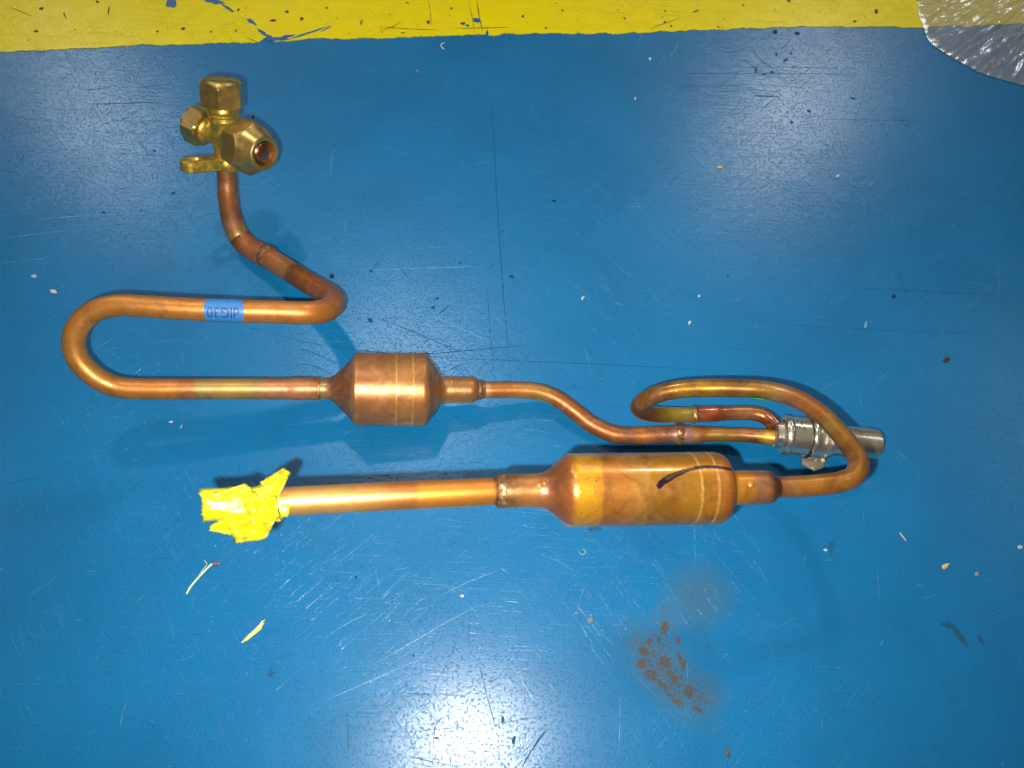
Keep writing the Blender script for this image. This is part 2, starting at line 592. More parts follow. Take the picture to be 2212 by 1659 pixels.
def ribbon(V, Fc, pts, w, z, rag=0.0):
    """thin tapered strip on the floor through picture points"""
    P = [at(x, y, 0.0) for x, y in pts]
    path = catmull([(p, w / 2) for p in P], 0.003)
    n = len(path)
    b = len(V)
    for i, (p, r, u) in enumerate(path):
        a = path[max(i - 1, 0)][0]; c = path[min(i + 1, n - 1)][0]
        t = (c - a).normalized(); s = Vector((-t.y, t.x, 0))
        f = min(1.0, 4 * i / n + 0.15, 4 * (n - 1 - i) / n + 0.15)
        f *= 0.55 + 0.45 * (0.5 + nz(p, 250, 4.0)) * 2 * 0.6
        wob = s * (0.0002 * nz(p, 160, 9.0))
        V.append(Vector((p.x, p.y, z)) + wob + s * r * f)
        V.append(Vector((p.x, p.y, z)) + wob - s * r * f)
    for i in range(n - 1):
        Fc.append((b + 2 * i, b + 2 * i + 1, b + 2 * i + 3, b + 2 * i + 2))


def T7(l): return [(540 + x * .3906, 486 + y * .3906) for x, y in l]
def TB(l): return [(702 + x * .3163, 1134 + y * .3163) for x, y in l]
def TR(l): return [(1350 + x * .293, y * .293) for x, y in l]
def TL(l): return [(x * .3418, 54 + y * .3418) for x, y in l]


dark_s = [
    ([(1062, 210), (1072, 400), (1082, 560), (1092, 690), (1104, 830)], 0.0006),
    ([(1052, 620), (1060, 730), (1070, 850)], 0.0004),
    ([(520, 700), (640, 735), (780, 757), (960, 772), (1250, 785), (1560, 800)], 0.0004),
    ([(642, 756), (662, 757), (690, 768), (728, 784)], 0.0007), ([(640, 792), (655, 786), (690, 796), (722, 812)], 0.0007),
    (T7([(700, 510), (900, 590), (1190, 712)]), 0.0006), (T7([(980, 715), (1250, 690), (1520, 665)]), 0.0008),
    (T7([(680, 250), (725, 180)]), 0.0006), (T7([(820, 225), (880, 300)]), 0.0005), (T7([(1310, 240), (1365, 210)]), 0.0006),
    (T7([(1060, 820), (1200, 760)]), 0.0006), (T7([(1040, 495), (1100, 445)]), 0.0010),
    (TB([(982, 590), (985, 700), (983, 830), (965, 855)]), 0.0005), (TB([(920, 740), (870, 870), (800, 1010), (760, 1055)]), 0.0004),
    (TB([(1050, 930), (1085, 1080), (1130, 1250), (1190, 1470)]), 0.0006), (TB([(470, 1145), (700, 1158), (970, 1165)]), 0.0004),
    (TB([(700, 1370), (800, 1320), (880, 1290)]), 0.0006), (TB([(580, 1410), (900, 1385), (1170, 1355)]), 0.0005),
    (TB([(1345, 1655), (1430, 1510), (1520, 1390)]), 0.0015), (TB([(550, 1370), (580, 1450), (620, 1560)]), 0.0006),
    (TB([(580, 1580), (700, 1610), (900, 1650)]), 0.0006), (TB([(150, 1280), (160, 1420), (155, 1560)]), 0.0004),
    (TB([(760, 1350), (745, 1440), (740, 1520)]), 0.0007), (TB([(1180, 1400), (1300, 1290)]), 0.0004), (TB([(1110, 1090), (1210, 1020)]), 0.0005),
    (TB([(410, 880), (485, 920)]), 0.0004), (TB([(1170, 1360), (1560, 1290)]), 0.0004),
    (TR([(700, 380), (830, 386)]), 0.0009), (TR([(930, 350), (990, 430), (1060, 490)]), 0.0007), (TR([(860, 430), (970, 510)]), 0.0006),
    (TR([(380, 543), (900, 541), (1750, 548)]), 0.0005), (TR([(640, 496), (1100, 495), (1700, 505)]), 0.0004), (TR([(940, 708), (1150, 712)]), 0.0014),
    (TR([(960, 860), (1020, 800), (1090, 730)]), 0.0006), (TR([(790, 840), (910, 640)]), 0.0006), (TR([(1250, 690), (1390, 555)]), 0.0005),
    (TR([(1150, 360), (1200, 320), (1230, 290)]), 0.0009), (TR([(1060, 270), (1080, 240)]), 0.0006), (TR([(680, 675), (850, 672)]), 0.0006),
    (TR([(1470, 880), (2212, 890)]), 0.0004), (TR([(2060, 925), (2105, 927)]), 0.0010), (TR([(300, 640), (880, 628)]), 0.0003),
    (TL([(540, 500), (760, 496), (1010, 488)]), 0.0009), (TL([(530, 418), (640, 400), (740, 384)]), 0.0006), (TL([(880, 395), (1110, 370)]), 0.0005),
    (TL([(670, 570), (715, 520)]), 0.0007), (TL([(130, 860), (155, 822)]), 0.0010), (TL([(550, 820), (900, 805)]), 0.0003),
    ([(1660, 700), (1900, 712), (2150, 722)], 0.0003), ([(1800, 620), (2010, 630), (2212, 640)], 0.0003), ([(1935, 560), (1960, 640), (1990, 700)], 0.0003),
]
pale_s = [
    (T7([(640, 250), (850, 243), (1100, 235), (1300, 228)]), 0.0008), (T7([(510, 605), (700, 505), (930, 380)]), 0.0007), (T7([(490, 580), (620, 490)]), 0.0005),
    (T7([(950, 480), (1100, 545), (1380, 670)]), 0.0007), (T7([(660, 265), (850, 295)]), 0.0005), (T7([(1345, 490), (1440, 600)]), 0.0004), (T7([(1060, 40), (1240, 175)]), 0.0004),
    (T7([(710, 600), (900, 605), (1300, 585)]), 0.0004), (T7([(950, 380), (1330, 385)]), 0.0003), (T7([(900, 130), (1160, 118)]), 0.0003), (T7([(1840, 640), (1900, 860)]), 0.0003),
    (TB([(330, 955), (600, 800), (830, 665), (1045, 552)]), 0.0008), (TB([(0, 770), (120, 690), (300, 602)]), 0.0008), (TB([(805, 480), (890, 430), (1000, 380), (1190, 310)]), 0.0006),
    (TB([(1190, 285), (1250, 330)]), 0.0008), (TB([(370, 665), (430, 620), (530, 500)]), 0.0006), (TB([(400, 660), (450, 610)]), 0.0005), (TB([(0, 1200), (250, 1090), (500, 980), (690, 900)]), 0.0006),
    (TB([(90, 1165), (300, 1070), (520, 985)]), 0.0005), (TB([(1270, 955), (1320, 1030), (1440, 1220)]), 0.0011), (TB([(600, 1145), (700, 1080)]), 0.0007), (TB([(590, 590), (700, 560)]), 0.0004),
    (TB([(180, 1300), (330, 1170)]), 0.0004), (TB([(1250, 1200), (1310, 1290)]), 0.0007), (TB([(1500, 690), (1560, 712)]), 0.0005), (TB([(620, 400), (860, 412)]), 0.0004),
    (TR([(325, 425), (360, 380), (400, 320)]), 0.0010), (TR([(215, 525), (260, 470), (312, 405)]), 0.0005), (TR([(520, 1482), (900, 1460), (1180, 1435), (1500, 1425)]), 0.0006), (TR([(760, 655), (780, 740)]), 0.0006),
    (TR([(30, 1525), (130, 1525)]), 0.0007), (TR([(1470, 1500), (1530, 1490)]), 0.0006), (TR([(1060, 1110), (1190, 1100)]), 0.0007), (TR([(990, 1270), (1080, 1278)]), 0.0008),
    (TR([(580, 980), (620, 1180)]), 0.0004), (TR([(520, 980), (545, 1120)]), 0.0004), (TR([(1420, 1135), (1445, 1118)]), 0.0009), (TR([(100, 310), (130, 250)]), 0.0006),
    (TL([(150, 1240), (400, 1215), (800, 1195), (1130, 1180)]), 0.0008), (TL([(0, 1352), (220, 1322), (540, 1285)]), 0.0007), (TL([(790, 1376), (1000, 1360)]), 0.0008),
    (TL([(680, 1062), (900, 1050), (1060, 1010), (1220, 970)]), 0.0005), (TL([(800, 1030), (1020, 985)]), 0.0006), (TL([(0, 1505), (180, 1485), (350, 1468)]), 0.0005), (TL([(210, 1500), (300, 1508)]), 0.0005), (TL([(360, 470), (385, 500)]), 0.0004),
    ([(1150, 1190), (1210, 1215), (1240, 1232)], 0.0004), ([(395, 1285), (400, 1275)], 0.0004), ([(1275, 1342), (1300, 1372), (1330, 1395)], 0.0004), ([(1880, 700), (1882, 690)], 0.0008),
    ([(1930, 600), (1925, 590)], 0.0006), ([(1775, 1545), (1777, 1600)], 0.0004), ([(1340, 1500), (1337, 1640)], 0.0004), ([(1500, 1120), (1502, 1230)], 0.0003),
    ([(1895, 1225), (1899, 1300)], 0.0003), ([(760, 1290), (775, 1270), (800, 1235)], 0.0003), ([(1150, 1060), (1280, 1125), (1360, 1180)], 0.0002),
]
for i in range(230):
    x, y = random.uniform(-40, 2250), random.uniform(80, 1700)
    a = random.choice((random.gauss(0.05, 0.18), random.gauss(-0.6, 0.4), random.uniform(-1.6, 1.6)))
    l = random.uniform(6, 46) * random.random() + 4
    w = random.uniform(0.00015, 0.0004)
    mid = (x + l * math.cos(a), y + l * math.sin(a) + random.uniform(-3, 3))
    (pale_s if random.random() < 0.72 else dark_s).append(([(x, y), mid, (x + 2 * l * math.cos(a + 0.05), y + 2 * l * math.sin(a + 0.05))], w))
for name, data, mat, z in (('dark_scratches', dark_s, M_SCR_D, 0.00012), ('pale_scratches', pale_s, M_SCR_P, 0.00008)):
    V, Fc = [], []
    for i, (pts, w) in enumerate(data):
        ribbon(V, Fc, pts, w * 0.85, z + i * 2e-7)
    tag(link(name, V, Fc, mat, floor, smooth=False), kind='stuff')


def blob(cx, cy, rx, ry, ro, n=12, rough=0.35, seed=0.0):
    pts = []
    for k in range(n):
        a = 2 * math.pi * k / n
        f = 1 + rough * noise.noise(Vector((math.cos(a) * 1.7 + seed, math.sin(a) * 1.7 - seed, seed * 0.3)))
        u, v = rx * f * math.cos(a), ry * f * math.sin(a)
        pts.append((cx + u * math.cos(ro) - v * math.sin(ro), cy + u * math.sin(ro) + v * math.cos(ro)))
    return pts


# worn spots of the blue paint
V, Fc = [], []
for i, (x, y, rx, ry, ro) in enumerate([(1675, 69, 8, 5, 0), (1677, 118, 4, 5, 0.4), (1697, 129, 7, 3, -0.6), (1633, 152, 3, 9, 0.2), (1650, 160, 5, 2.5, 0), (1668, 156, 5, 3, 0), (1709, 115, 4, 3, 0),
                                         (1722, 72, 7, 4, 0), (1748, 240, 6, 4, 0.5), (1710, 264, 3, 6, -0.4), (1843, 212, 7, 3, 0.4), (1576, 276, 5, 2, 0), (802, 585, 6, 3, 0.3), (800, 692, 9, 5, 0.5), (935, 664, 5, 4, 0),
                                         (945, 645, 4, 3, 0), (1086, 1554, 4, 10, 0.1), (942, 1594, 5, 4, 0), (1110, 1600, 5, 12, 0.1), (893, 1416, 3, 4, 0), (768, 1246, 4, 4, 0), (727, 1253, 4, 1.6, 0.2), (333, 326, 4, 3, 0),
                                         (224, 459, 4, 4, 0), (374, 417, 6, 4, 0), (1572, 596, 4, 3, 0), (1105, 597, 7, 5, 0.5), (994, 567, 3, 3, 0), (1930, 640, 7, 6, 0), (1085, 500, 3, 3, 0), (1195, 434, 5, 2, 0.3), (305, 455, 3, 3, 0)]):
    b = len(V)
    pts = blob(x, y, rx * 0.8, ry * 0.8, ro, 11, 0.6, i * 1.9)
    V += [at(px, py, 0.00016 + i * 1e-6) for px, py in pts]
    Fc.append(tuple(range(b, b + len(pts))))
tag(link('worn_spots', V, Fc, M_SCR_D, floor, smooth=False), kind='stuff')

# ------------------------------------------------------------------ yellow stripe
edge = [(-900, 158), (-400, 133), (0, 113), (120, 108), (300, 98), (430, 95), (560, 92), (578, 79), (590, 92), (600, 92), (636, 88), (680, 82), (735, 84), (800, 83), (900, 81), (1000, 77), (1120, 74), (1350, 72), (1500, 66), (1640, 61), (1800, 58), (1985, 59), (2212, 52), (2600, 40), (3200, 20)]
low = []
for (x0, y0), (x1, y1) in zip(edge, edge[1:]):
    k = max(1, int((x1 - x0) / 5))
    for j in range(k):
        x = x0 + (x1 - x0) * j / k; y = y0 + (y1 - y0) * j / k
        y += 3.2 * noise.noise(Vector((x * 0.035, 3.3, 0))) + 2.0 * noise.noise(Vector((x * 0.16, 8.3, 0))) + 1.1 * noise.noise(Vector((x * 0.5, 1.3, 0)))
        low.append(at(x, y, 0.0))
p0, p1 = low[0], low[-1]
dirv = (p1 - p0).normalized(); nrm = Vector((-dirv.y, dirv.x, 0))
V, Fc = [], []
TH = 0.0006
for i, p in enumerate(low):
    q = p0 + dirv * (p - p0).dot(dirv) + nrm * (0.10 + 0.0006 * noise.noise(Vector((i * 0.2, 0, 7))))
    V += [Vector((p.x, p.y, 0.0)), Vector((p.x, p.y, TH)), Vector((q.x, q.y, TH)), Vector((q.x, q.y, 0.0))]
for i in range(len(low) - 1):
    a, b = 4 * i, 4 * (i + 1)
    Fc += [(a, b, b + 1, a + 1), (a + 1, b + 1, b + 2, a + 2), (a + 2, b + 2, b + 3, a + 3)]
stripe = tag(link('floor_stripe', V, Fc, M_STRIPE, None, smooth=False), 'yellow painted marking stripe with chipped lower edge', kind='structure')

V, Fc = [], []
for i, (x, y, rx, ry, ro) in enumerate([(372, 6, 14, 9, -0.5), (464, 3, 22, 6, 0.1), (492, 18, 15, 3.5, 0.6), (541, 46, 12, 4, 0.55), (571, 73, 13, 4, 0.6), (583, 80, 10, 4, 0.8), (1030, 44, 9, 5, 0.1), (1010, 55, 4, 3, 0), (1052, 71, 3, 6, 0),
                                         (664, 72, 40, 2.2, -0.32), (600, 84, 26, 5, -0.05), (705, 62, 14, 1.6, -0.5), (620, 79, 20, 3.5, -0.2)]):
    b = len(V)
    pts = blob(x, y, rx, ry, ro, 16, 0.7, i * 2.3)
    V += [at(px, py, TH + 0.00012 + i * 1e-6) for px, py in pts]
    Fc.append(tuple(range(b, b + len(pts))))
tag(link('chips_to_blue', V, Fc, M_CHIPBLUE, stripe, smooth=False), kind='stuff')
V, Fc = [], []
spots = [(90, 18, 7, 3, -0.5), (140, 34, 2, 9, -0.3), (235, 22, 2, 10, 0.1), (78, 68, 5, 3, 0), (395, 62, 6, 3.5, -0.2), (340, 68, 3, 3, 0), (456, 68, 3, 3, 0), (515, 21, 6, 3, 0), (590, 44, 8, 3, -0.1), (652, 40, 5, 5, 0), (705, 17, 4, 3, 0), (780, 48, 2.5, 7, 0.3),
         (925, 48, 4, 5, 0.6), (880, 6, 5, 2, 0), (620, 25, 5, 3, 0), (1000, 51, 6, 4, 0), (870, 71, 5, 2, 0), (1437, 24, 2, 4, 0.2), (1436, 48, 2, 4, 0), (1450, 56, 2, 4, 0.4), (1504, 24, 9, 2, -0.3), (1704, 2, 6, 3, 0), (1893, 24, 5, 6, 0.4), (1846, 46, 5, 2, 0), (1605, 11, 2, 3, 0), (1552, 58, 3, 2, 0),
         (210, 3, 4, 3, 0), (510, 66, 2, 4, 0.5), (1350, 40, 3, 3, 0), (975, 18, 3, 3, 0), (1130, 35, 3, 4, 0.5), (1215, 22, 4, 2, 0.3), (1180, 60, 4, 2, 0)]
for k in range(45):
    x = random.uniform(0, 2212)
    spots.append((x, random.triangular(0, 108 - x * 0.026, 92 - x * 0.02), random.uniform(0.8, 2.4), random.uniform(0.6, 1.5), random.uniform(-1.5, 1.5)))
for i, (x, y, rx, ry, ro) in enumerate(spots):
    b = len(V)
    pts = blob(x, y, rx * 0.85, ry * 0.85, ro, 10, 0.8, i * 1.7)
    V += [at(px, py, TH + 0.0002 + i * 3e-7) for px, py in pts]
    Fc.append(tuple(range(b, b + len(pts))))
for pts, w in (([(925, 0), (930, 30), (932, 58)], 0.0006), ([(1012, 0), (1020, 40), (1026, 76)], 0.0005), ([(1030, 0), (1036, 40), (1044, 76)], 0.0008), ([(980, 62), (1040, 62), (1105, 60)], 0.0008), ([(820, 58), (880, 64), (950, 66)], 0.0006), ([(1405, 62), (1440, 50), (1470, 40)], 0.0007), ([(20, 16), (75, 38)], 0.0005), ([(870, 44), (850, 58), (820, 70)], 0.0006), ([(525, 78), (545, 88), (557, 92)], 0.0006)):
    b0 = len(V)
    ribbon(V, Fc, pts, w, TH + 0.00026)
tag(link('chips_and_dirt', V, Fc, M_CHIPDARK, stripe, smooth=False), kind='stuff')

# ------------------------------------------------------------------ the pipe assembly
root = bpy.data.objects.new('copper_pipe_assembly', None)
root.location = at(1100, 950, 0.0)
root.empty_display_size = 0.05
COL.objects.link(root)
tag(root, 'copper refrigerant pipe assembly with two mufflers, brass valve and taped end', 'pipe assembly')


C_OR = s2l(214, 128, 42); C_BR = s2l(168, 92, 36); C_DK = s2l(112, 62, 30); C_YE = s2l(196, 160, 66); C_GR = s2l(176, 150, 84)
C_RD = s2l(196, 84, 52); C_PK = s2l(206, 128, 88); C_TAN = s2l(186, 128, 78); C_GOLD = s2l(232, 168, 40); C_OL = s2l(160, 122, 34); C_PLUM = s2l(138, 82, 56)

# valve stub pipe and elbow
tv = Tube('valve_pipe', [(489, 352, .0565, 40), (490, 385, .047, 41), (492, 420, .038, 42), (496, 450, .029, 43), (503, 481, .0195, 45), (518, 512, .0105, 48), (543, 537, .0095, 48), (566, 549, .0115, 50), (580, 556, .0125, 51)],
          M_COPPER, root, [(0, s2l(150, 104, 72)), (1.2, s2l(160, 100, 56)), (2.2, s2l(184, 110, 50)), (3.4, s2l(150, 92, 62)), (4.0, C_TAN), (4.7, C_GR), (5.1, C_DK), (5.5, C_BR), (6.3, s2l(186, 112, 72)), (7.4, C_PK), (8, s2l(186, 112, 72))])
# serpentine pipe
serp = [(574, 552, .0122, 46), (596, 567, .0155, 47), (630, 588, .021, 47), (663, 609, .027, 47), (693, 627, .034, 48), (713, 640, .042, 49), (721, 653, .051, 50), (712, 666, .060, 51), (692, 673, .068, 51), (663, 676, .0735, 50), (600, 674, .078, 49.5), (486, 671, .085, 49), (380, 666, .090, 48.5), (298, 661, .093, 48), (250, 660, .0935, 48),
        (205, 672, .092, 48), (172, 700, .088, 48), (159, 738, .081, 48), (169, 776, .073, 47.5), (200, 810, .065, 47), (240, 832, .058, 46.5), (286, 839.5, .0545, 46), (425, 840, .0475, 45.5), (552, 840, .0415, 45.5), (622, 840, .0385, 46), (640, 840, .0378, 49.5), (688, 840, .0358, 49.5)]
ts = Tube('serpentine_pipe', serp, M_COPPER, root,
          [(0, s2l(190, 112, 72)), (1.2, s2l(194, 118, 70)), (2.0, C_TAN), (2.3, C_DK), (3.0, C_BR), (4.2, s2l(168, 84, 44)), (5.6, s2l(176, 92, 42)), (7, s2l(200, 116, 36)), (9, C_OR), (12, s2l(210, 132, 48)), (15, s2l(206, 132, 52)), (18, s2l(206, 136, 54)), (20.5, s2l(200, 128, 54)), (21.6, C_OR), (21.9, s2l(196, 118, 64)), (22.1, s2l(182, 150, 82)), (22.7, s2l(196, 158, 76)), (23.1, s2l(180, 144, 84)), (23.25, s2l(198, 130, 84)), (24.2, s2l(198, 124, 82)), (25.2, s2l(200, 130, 84)), (26, C_BR)], jit=0.10)


def collar(name, tube, u0, ru, half, rad_f, mat, parent, na=0.0004, bulge=0.0006):
    f = tube.frame_at(u0)
    r = f[1] * rad_f
    st = [(-half * 1.05, r * 0.93), (-half * 0.7, r), (0, r + bulge), (half * 0.7, r), (half * 1.05, r * 0.93)]
    return lathe(name, f[0], f[0] + f[2], st, mat, parent, seg=40, noise_amp=na, dens=0)


collar('braze_ring', ts, 0.10, 0, 0.0034, 1.08, M_BRAZE, ts.obj)

# blue round sticker wrapped on the serpentine pipe, with its number
fl = ts.nearest_px(485, 671)
SR = 0.0142
V, Fc, rings, segs = [], [], 10, 48
for i in range(rings + 1):
    for k in range(segs):
        rho = SR * i / rings; ph = 2 * math.pi * k / segs
        V.append(ts.surface(fl, rho * math.cos(ph) * 0.82, rho * math.sin(ph) / fl[1], 0.00022))
for i in range(rings):
    for k in range(segs):
        k2 = (k + 1) % segs
        Fc.append((i * segs + k, (i + 1) * segs + k, (i + 1) * segs + k2, i * segs + k2))
link('round_sticker', V, Fc, M_LABEL, ts.obj)


def text_flat(body, size):
    cu = bpy.data.curves.new('text', 'FONT')
    cu.body = body; cu.size = size; cu.align_x = 'CENTER'; cu.align_y = 'CENTER'
    o = bpy.data.objects.new('text', cu)
    COL.objects.link(o)
    dg = bpy.context.evaluated_depsgraph_get()
    me = bpy.data.meshes.new_from_object(o.evaluated_get(dg))
    bm = bmesh.new(); bm.from_mesh(me)
    bmesh.ops.triangulate(bm, faces=bm.faces[:])
    bmesh.ops.subdivide_edges(bm, edges=bm.edges[:], cuts=3)
    bmesh.ops.triangulate(bm, faces=bm.faces[:])
    bm.to_mesh(me); bm.free()
    v = [x.co.copy() for x in me.vertices]; f = [tuple(p.vertices) for p in me.polygons]
    bpy.data.objects.remove(o); bpy.data.curves.remove(cu); bpy.data.meshes.remove(me)
    return v, f


# the pipe runs right to left here, so ds > 0 points left in the picture: text reads upside down, as in the photo
tvv, tff = text_flat('dIG30', 0.0078)
sgn = -1.0 if fl[2].x < 0 else 1.0
side = fl[2].cross((CAM - fl[0]).normalized())       # direction of growing angle
up_s = 1.0 if side.y < 0 else -1.0
V = [ts.surface(fl, sgn * (-(v.x * 0.98)) - sgn * 0.0004, up_s * ((v.y * 1.15) + 0.0010) / fl[1], 0.00034) for v in tvv]
link('sticker_lettering', V, tff, M_LABEL_INK, ts.obj, smooth=False)

# upper muffler
def px_axis(pa, ha, pb, hb):
    A, B = at(pa[0], pa[1], ha), at(pb[0], pb[1], hb)
    return A, B


class Shell:
    def __init__(self, name, pa, ha, pb, hb, prof, mat, parent, stops, **kw):
        """prof: (x_px, width_px) along the axis"""
        self.A, self.B = px_axis(pa, ha, pb, hb)
        self.ax = (self.B - self.A).normalized(); self.len = (self.B - self.A).length
        self.pa, self.pb = pa, pb
        st = [(self.t_of(x), 0.5 * w * depth(self.A + self.ax * self.t_of(x)) / LENS_F) for x, w in prof]
        self.st = st
        ms = [(self.t_of(x), c) for x, c in stops]
        self.obj = lathe(name, self.A, self.B, st, mat, parent, stops=ms, **kw)

    def t_of(self, x):
        # parameter of the axis point whose picture x is x
        lo, hi = -0.05, self.len + 0.05
        for _ in range(40):
            m = (lo + hi) / 2
            if pixel(self.A + self.ax * m)[0] < x:
                lo = m
            else:
                hi = m
        return lo

    def radius(self, t):
        for (t0, r0), (t1, r1) in zip(self.st, self.st[1:]):
            if t0 <= t <= t1:
                return r0 + (r1 - r0) * (t - t0) / max(t1 - t0, 1e-9)
        return self.st[-1][1]

    def hit(self, px, py, off=0.0):
        """first point where the sight line through a picture point meets the shell"""
        d = (at(px, py, 0) - CAM).normalized()
        s = 0.15
        while s < 0.8:
            P = CAM + d * s
            q = P - self.A
            t = q.dot(self.ax)
            if 0 < t < self.len:
                rad = q - self.ax * t
                if rad.length < self.radius(t) + off:
                    n = rad.normalized()
                    return self.A + self.ax * t + n * (self.radius(t) + off), n
            s += 0.00025
        return at(px, py, self.A.z), Vector((0, 0, 1))


m1 = Shell('upper_muffler', (684, 840), .0360, (1048, 843), .0215,
           [(684, 43), (690, 45), (704, 45), (712, 48), (720, 56), (740, 94), (757, 128), (764, 150), (768, 157), (913, 158), (920, 153), (928, 132), (942, 96), (950, 70), (956, 60), (962, 57), (1016, 57), (1022, 55), (1028, 48), (1033, 40), (1048, 35)],
           M_COPPER_MUF, root,
           [(684, C_BR), (692, C_GR), (706, C_TAN), (716, C_PLUM), (755, s2l(150, 90, 52)), (764, s2l(204, 140, 76)), (775, s2l(176, 108, 60)), (800, s2l(182, 112, 60)), (870, s2l(196, 132, 62)), (918, s2l(190, 120, 52)), (925, s2l(146, 92, 50)), (952, s2l(176, 118, 62)), (1015, s2l(190, 128, 66)), (1030, C_BR)],
           jit=0.003, seg=80)
collar_f = lambda name, S, x, half, rf, mat, na=0.0004, bulge=0.0004: lathe(
    name, S.A + S.ax * S.t_of(x), S.A + S.ax * (S.t_of(x) + 0.01),
    [(-half, S.radius(S.t_of(x)) * rf * 0.94), (-half * .6, S.radius(S.t_of(x)) * rf), (0, S.radius(S.t_of(x)) * rf + bulge), (half * .6, S.radius(S.t_of(x)) * rf), (half, S.radius(S.t_of(x)) * rf * 0.94)],
    mat, S.obj, seg=44, noise_amp=na, dens=0)
collar_f('braze_ring', m1, 688, 0.0016, 1.06, M_BRAZE, 0.0005, 0.0001)
collar_f('braze_ring', m1, 1036, 0.0018, 1.06, M_BRAZE, 0.0003)


def dimple(shell, px, py, r):
    P, n = shell.hit(px, py)
    lathe('dimple', P - n * 0.0006, P + n, [(0, r * 1.6), (0.0006, r * 1.5), (0.0009, r * 1.15), (0.0011, r * 0.7), (0.00115, r * 0.1)], M_COPPER_BARE, shell.obj, seg=20, dens=0)


M_COPPER_BARE = plain('bare_copper', s2l(190, 128, 66), 0.6, 0.5, 0.15, 300)
dimple(m1, 976, 823, 0.0011)
# thread-like turning marks on the right spigot
for i, x in enumerate((972, 981, 989, 996, 1003, 1010)):
    P = m1.A + m1.ax * m1.t_of(x); r = m1.radius(m1.t_of(x))
    lathe('turning_mark', P, P + m1.ax, [(-0.0004, r - 0.0001), (0, r + 0.00005), (0.0004, r - 0.0001)], M_COPPER_BARE, m1.obj, seg=48, dens=0)

# connecting pipe between upper muffler and steel valve
tsp = Tube('connecting_pipe', [(1036, 843, .0220, 35), (1060, 843, .0208, 35), (1121, 843, .0180, 35), (1169, 848, .0155, 35.5), (1204, 862, .0135, 36), (1242, 889, .0112, 37), (1280, 918, .0092, 38), (1328, 938, .0082, 38.5), (1375, 941, .0080, 38.5), (1420, 939.5, .0082, 38.5), (1450, 938.5, .0084, 39), (1462, 938, .0085, 42), (1480, 938, .0088, 42), (1496, 938.5, .0090, 38), (1530, 938, .0100, 33), (1600, 939.5, .0125, 31), (1650, 943, .0155, 33), (1676, 946, .017, 37)],
           M_COPPER, root, [(0, C_TAN), (0.4, s2l(214, 176, 140)), (0.9, C_OR), (2, s2l(206, 132, 46)), (3, C_OL), (4, C_BR), (6, s2l(160, 88, 40)), (7, C_BR), (7.6, C_PLUM), (8.2, C_OR), (8.8, s2l(176, 108, 70)), (9.5, C_PLUM), (10.5, s2l(176, 126, 110)), (11.3, s2l(128, 104, 70)), (12.2, s2l(184, 132, 120)), (13, s2l(190, 126, 84)), (13.6, C_BR), (14.3, C_OL), (15, s2l(156, 96, 34)), (15.7, C_DK), (16.2, C_GOLD), (17, C_TAN)], jit=0.22, wob=0.02)
collar('braze_ring', tsp, 11.5, 0, 0.0030, 1.0, M_BRAZE, tsp.obj, 0.0016, 0.0003)

# loop pipe from the steel valve up and over to the lower muffler
loop = [(1676, 921, .0215, 34), (1664, 908, .0205, 33), (1648, 898, .0195, 32), (1625, 892.5, .0188, 31), (1597, 892, .0185, 31), (1560, 893, .0185, 31.5), (1545, 893.5, .0186, 34), (1520, 894.5, .0188, 35), (1505, 895, .019, 34), (1492, 896, .0195, 33), (1454, 896, .0225, 34), (1416, 895, .028, 35.5), (1391, 889, .0355, 37), (1380, 879, .0425, 38), (1392, 865, .0505, 38.5), (1425, 850, .058, 39), (1470, 841, .064, 39.5), (1518, 838.5, .0695, 40), (1581, 838.5, .076, 40), (1645, 842, .083, 40), (1698, 853, .090, 40.5), (1737, 870, .0965, 41), (1776, 897, .1040, 41.5), (1807, 928, .1105, 42), (1834, 960, .1165, 43), (1850, 984, .1205, 44), (1855, 1006, .124, 44.5), (1846, 1027, .1265, 45), (1826, 1038.5, .128, 45.5), (1800, 1044.5, .1288, 46), (1740, 1050, .1300, 46), (1655, 1053.5, .1325, 46)]
tl = Tube('loop_pipe', loop, M_COPPER_OX, root,
          [(k, lerp(c, s2l(190, 128, 54), 0.0 if k < 11 else 0.35)) for k, c in [(0, C_DK), (2, C_BR), (4, C_TAN), (5.2, C_BR), (5.6, C_RD), (7.0, s2l(206, 96, 58)), (7.6, C_BR), (8.6, C_DK), (9.2, s2l(206, 176, 74)), (10.3, s2l(200, 170, 62)), (10.9, C_OL), (12, C_DK), (14.5, s2l(140, 92, 40)), (15.7, s2l(150, 104, 40)), (16.1, s2l(206, 154, 30)), (17.4, s2l(196, 140, 30)), (17.7, s2l(168, 108, 38)), (19.2, s2l(180, 136, 56)), (19.8, s2l(184, 150, 76)), (20.6, s2l(200, 104, 58)), (21.4, s2l(204, 116, 62)), (22, s2l(196, 112, 58)), (22.8, C_YE), (23.6, s2l(180, 122, 44)), (25, s2l(190, 128, 48)), (27, s2l(196, 128, 46)), (29, s2l(204, 132, 42)), (30.35, s2l(210, 134, 40)), (30.5, C_TAN), (31, C_PLUM)]], jit=0.30, wob=0.006)
collar('braze_ring', tl, 8.5, 0, 0.0020, 1.06, M_BRAZE, tl.obj, 0.0006)

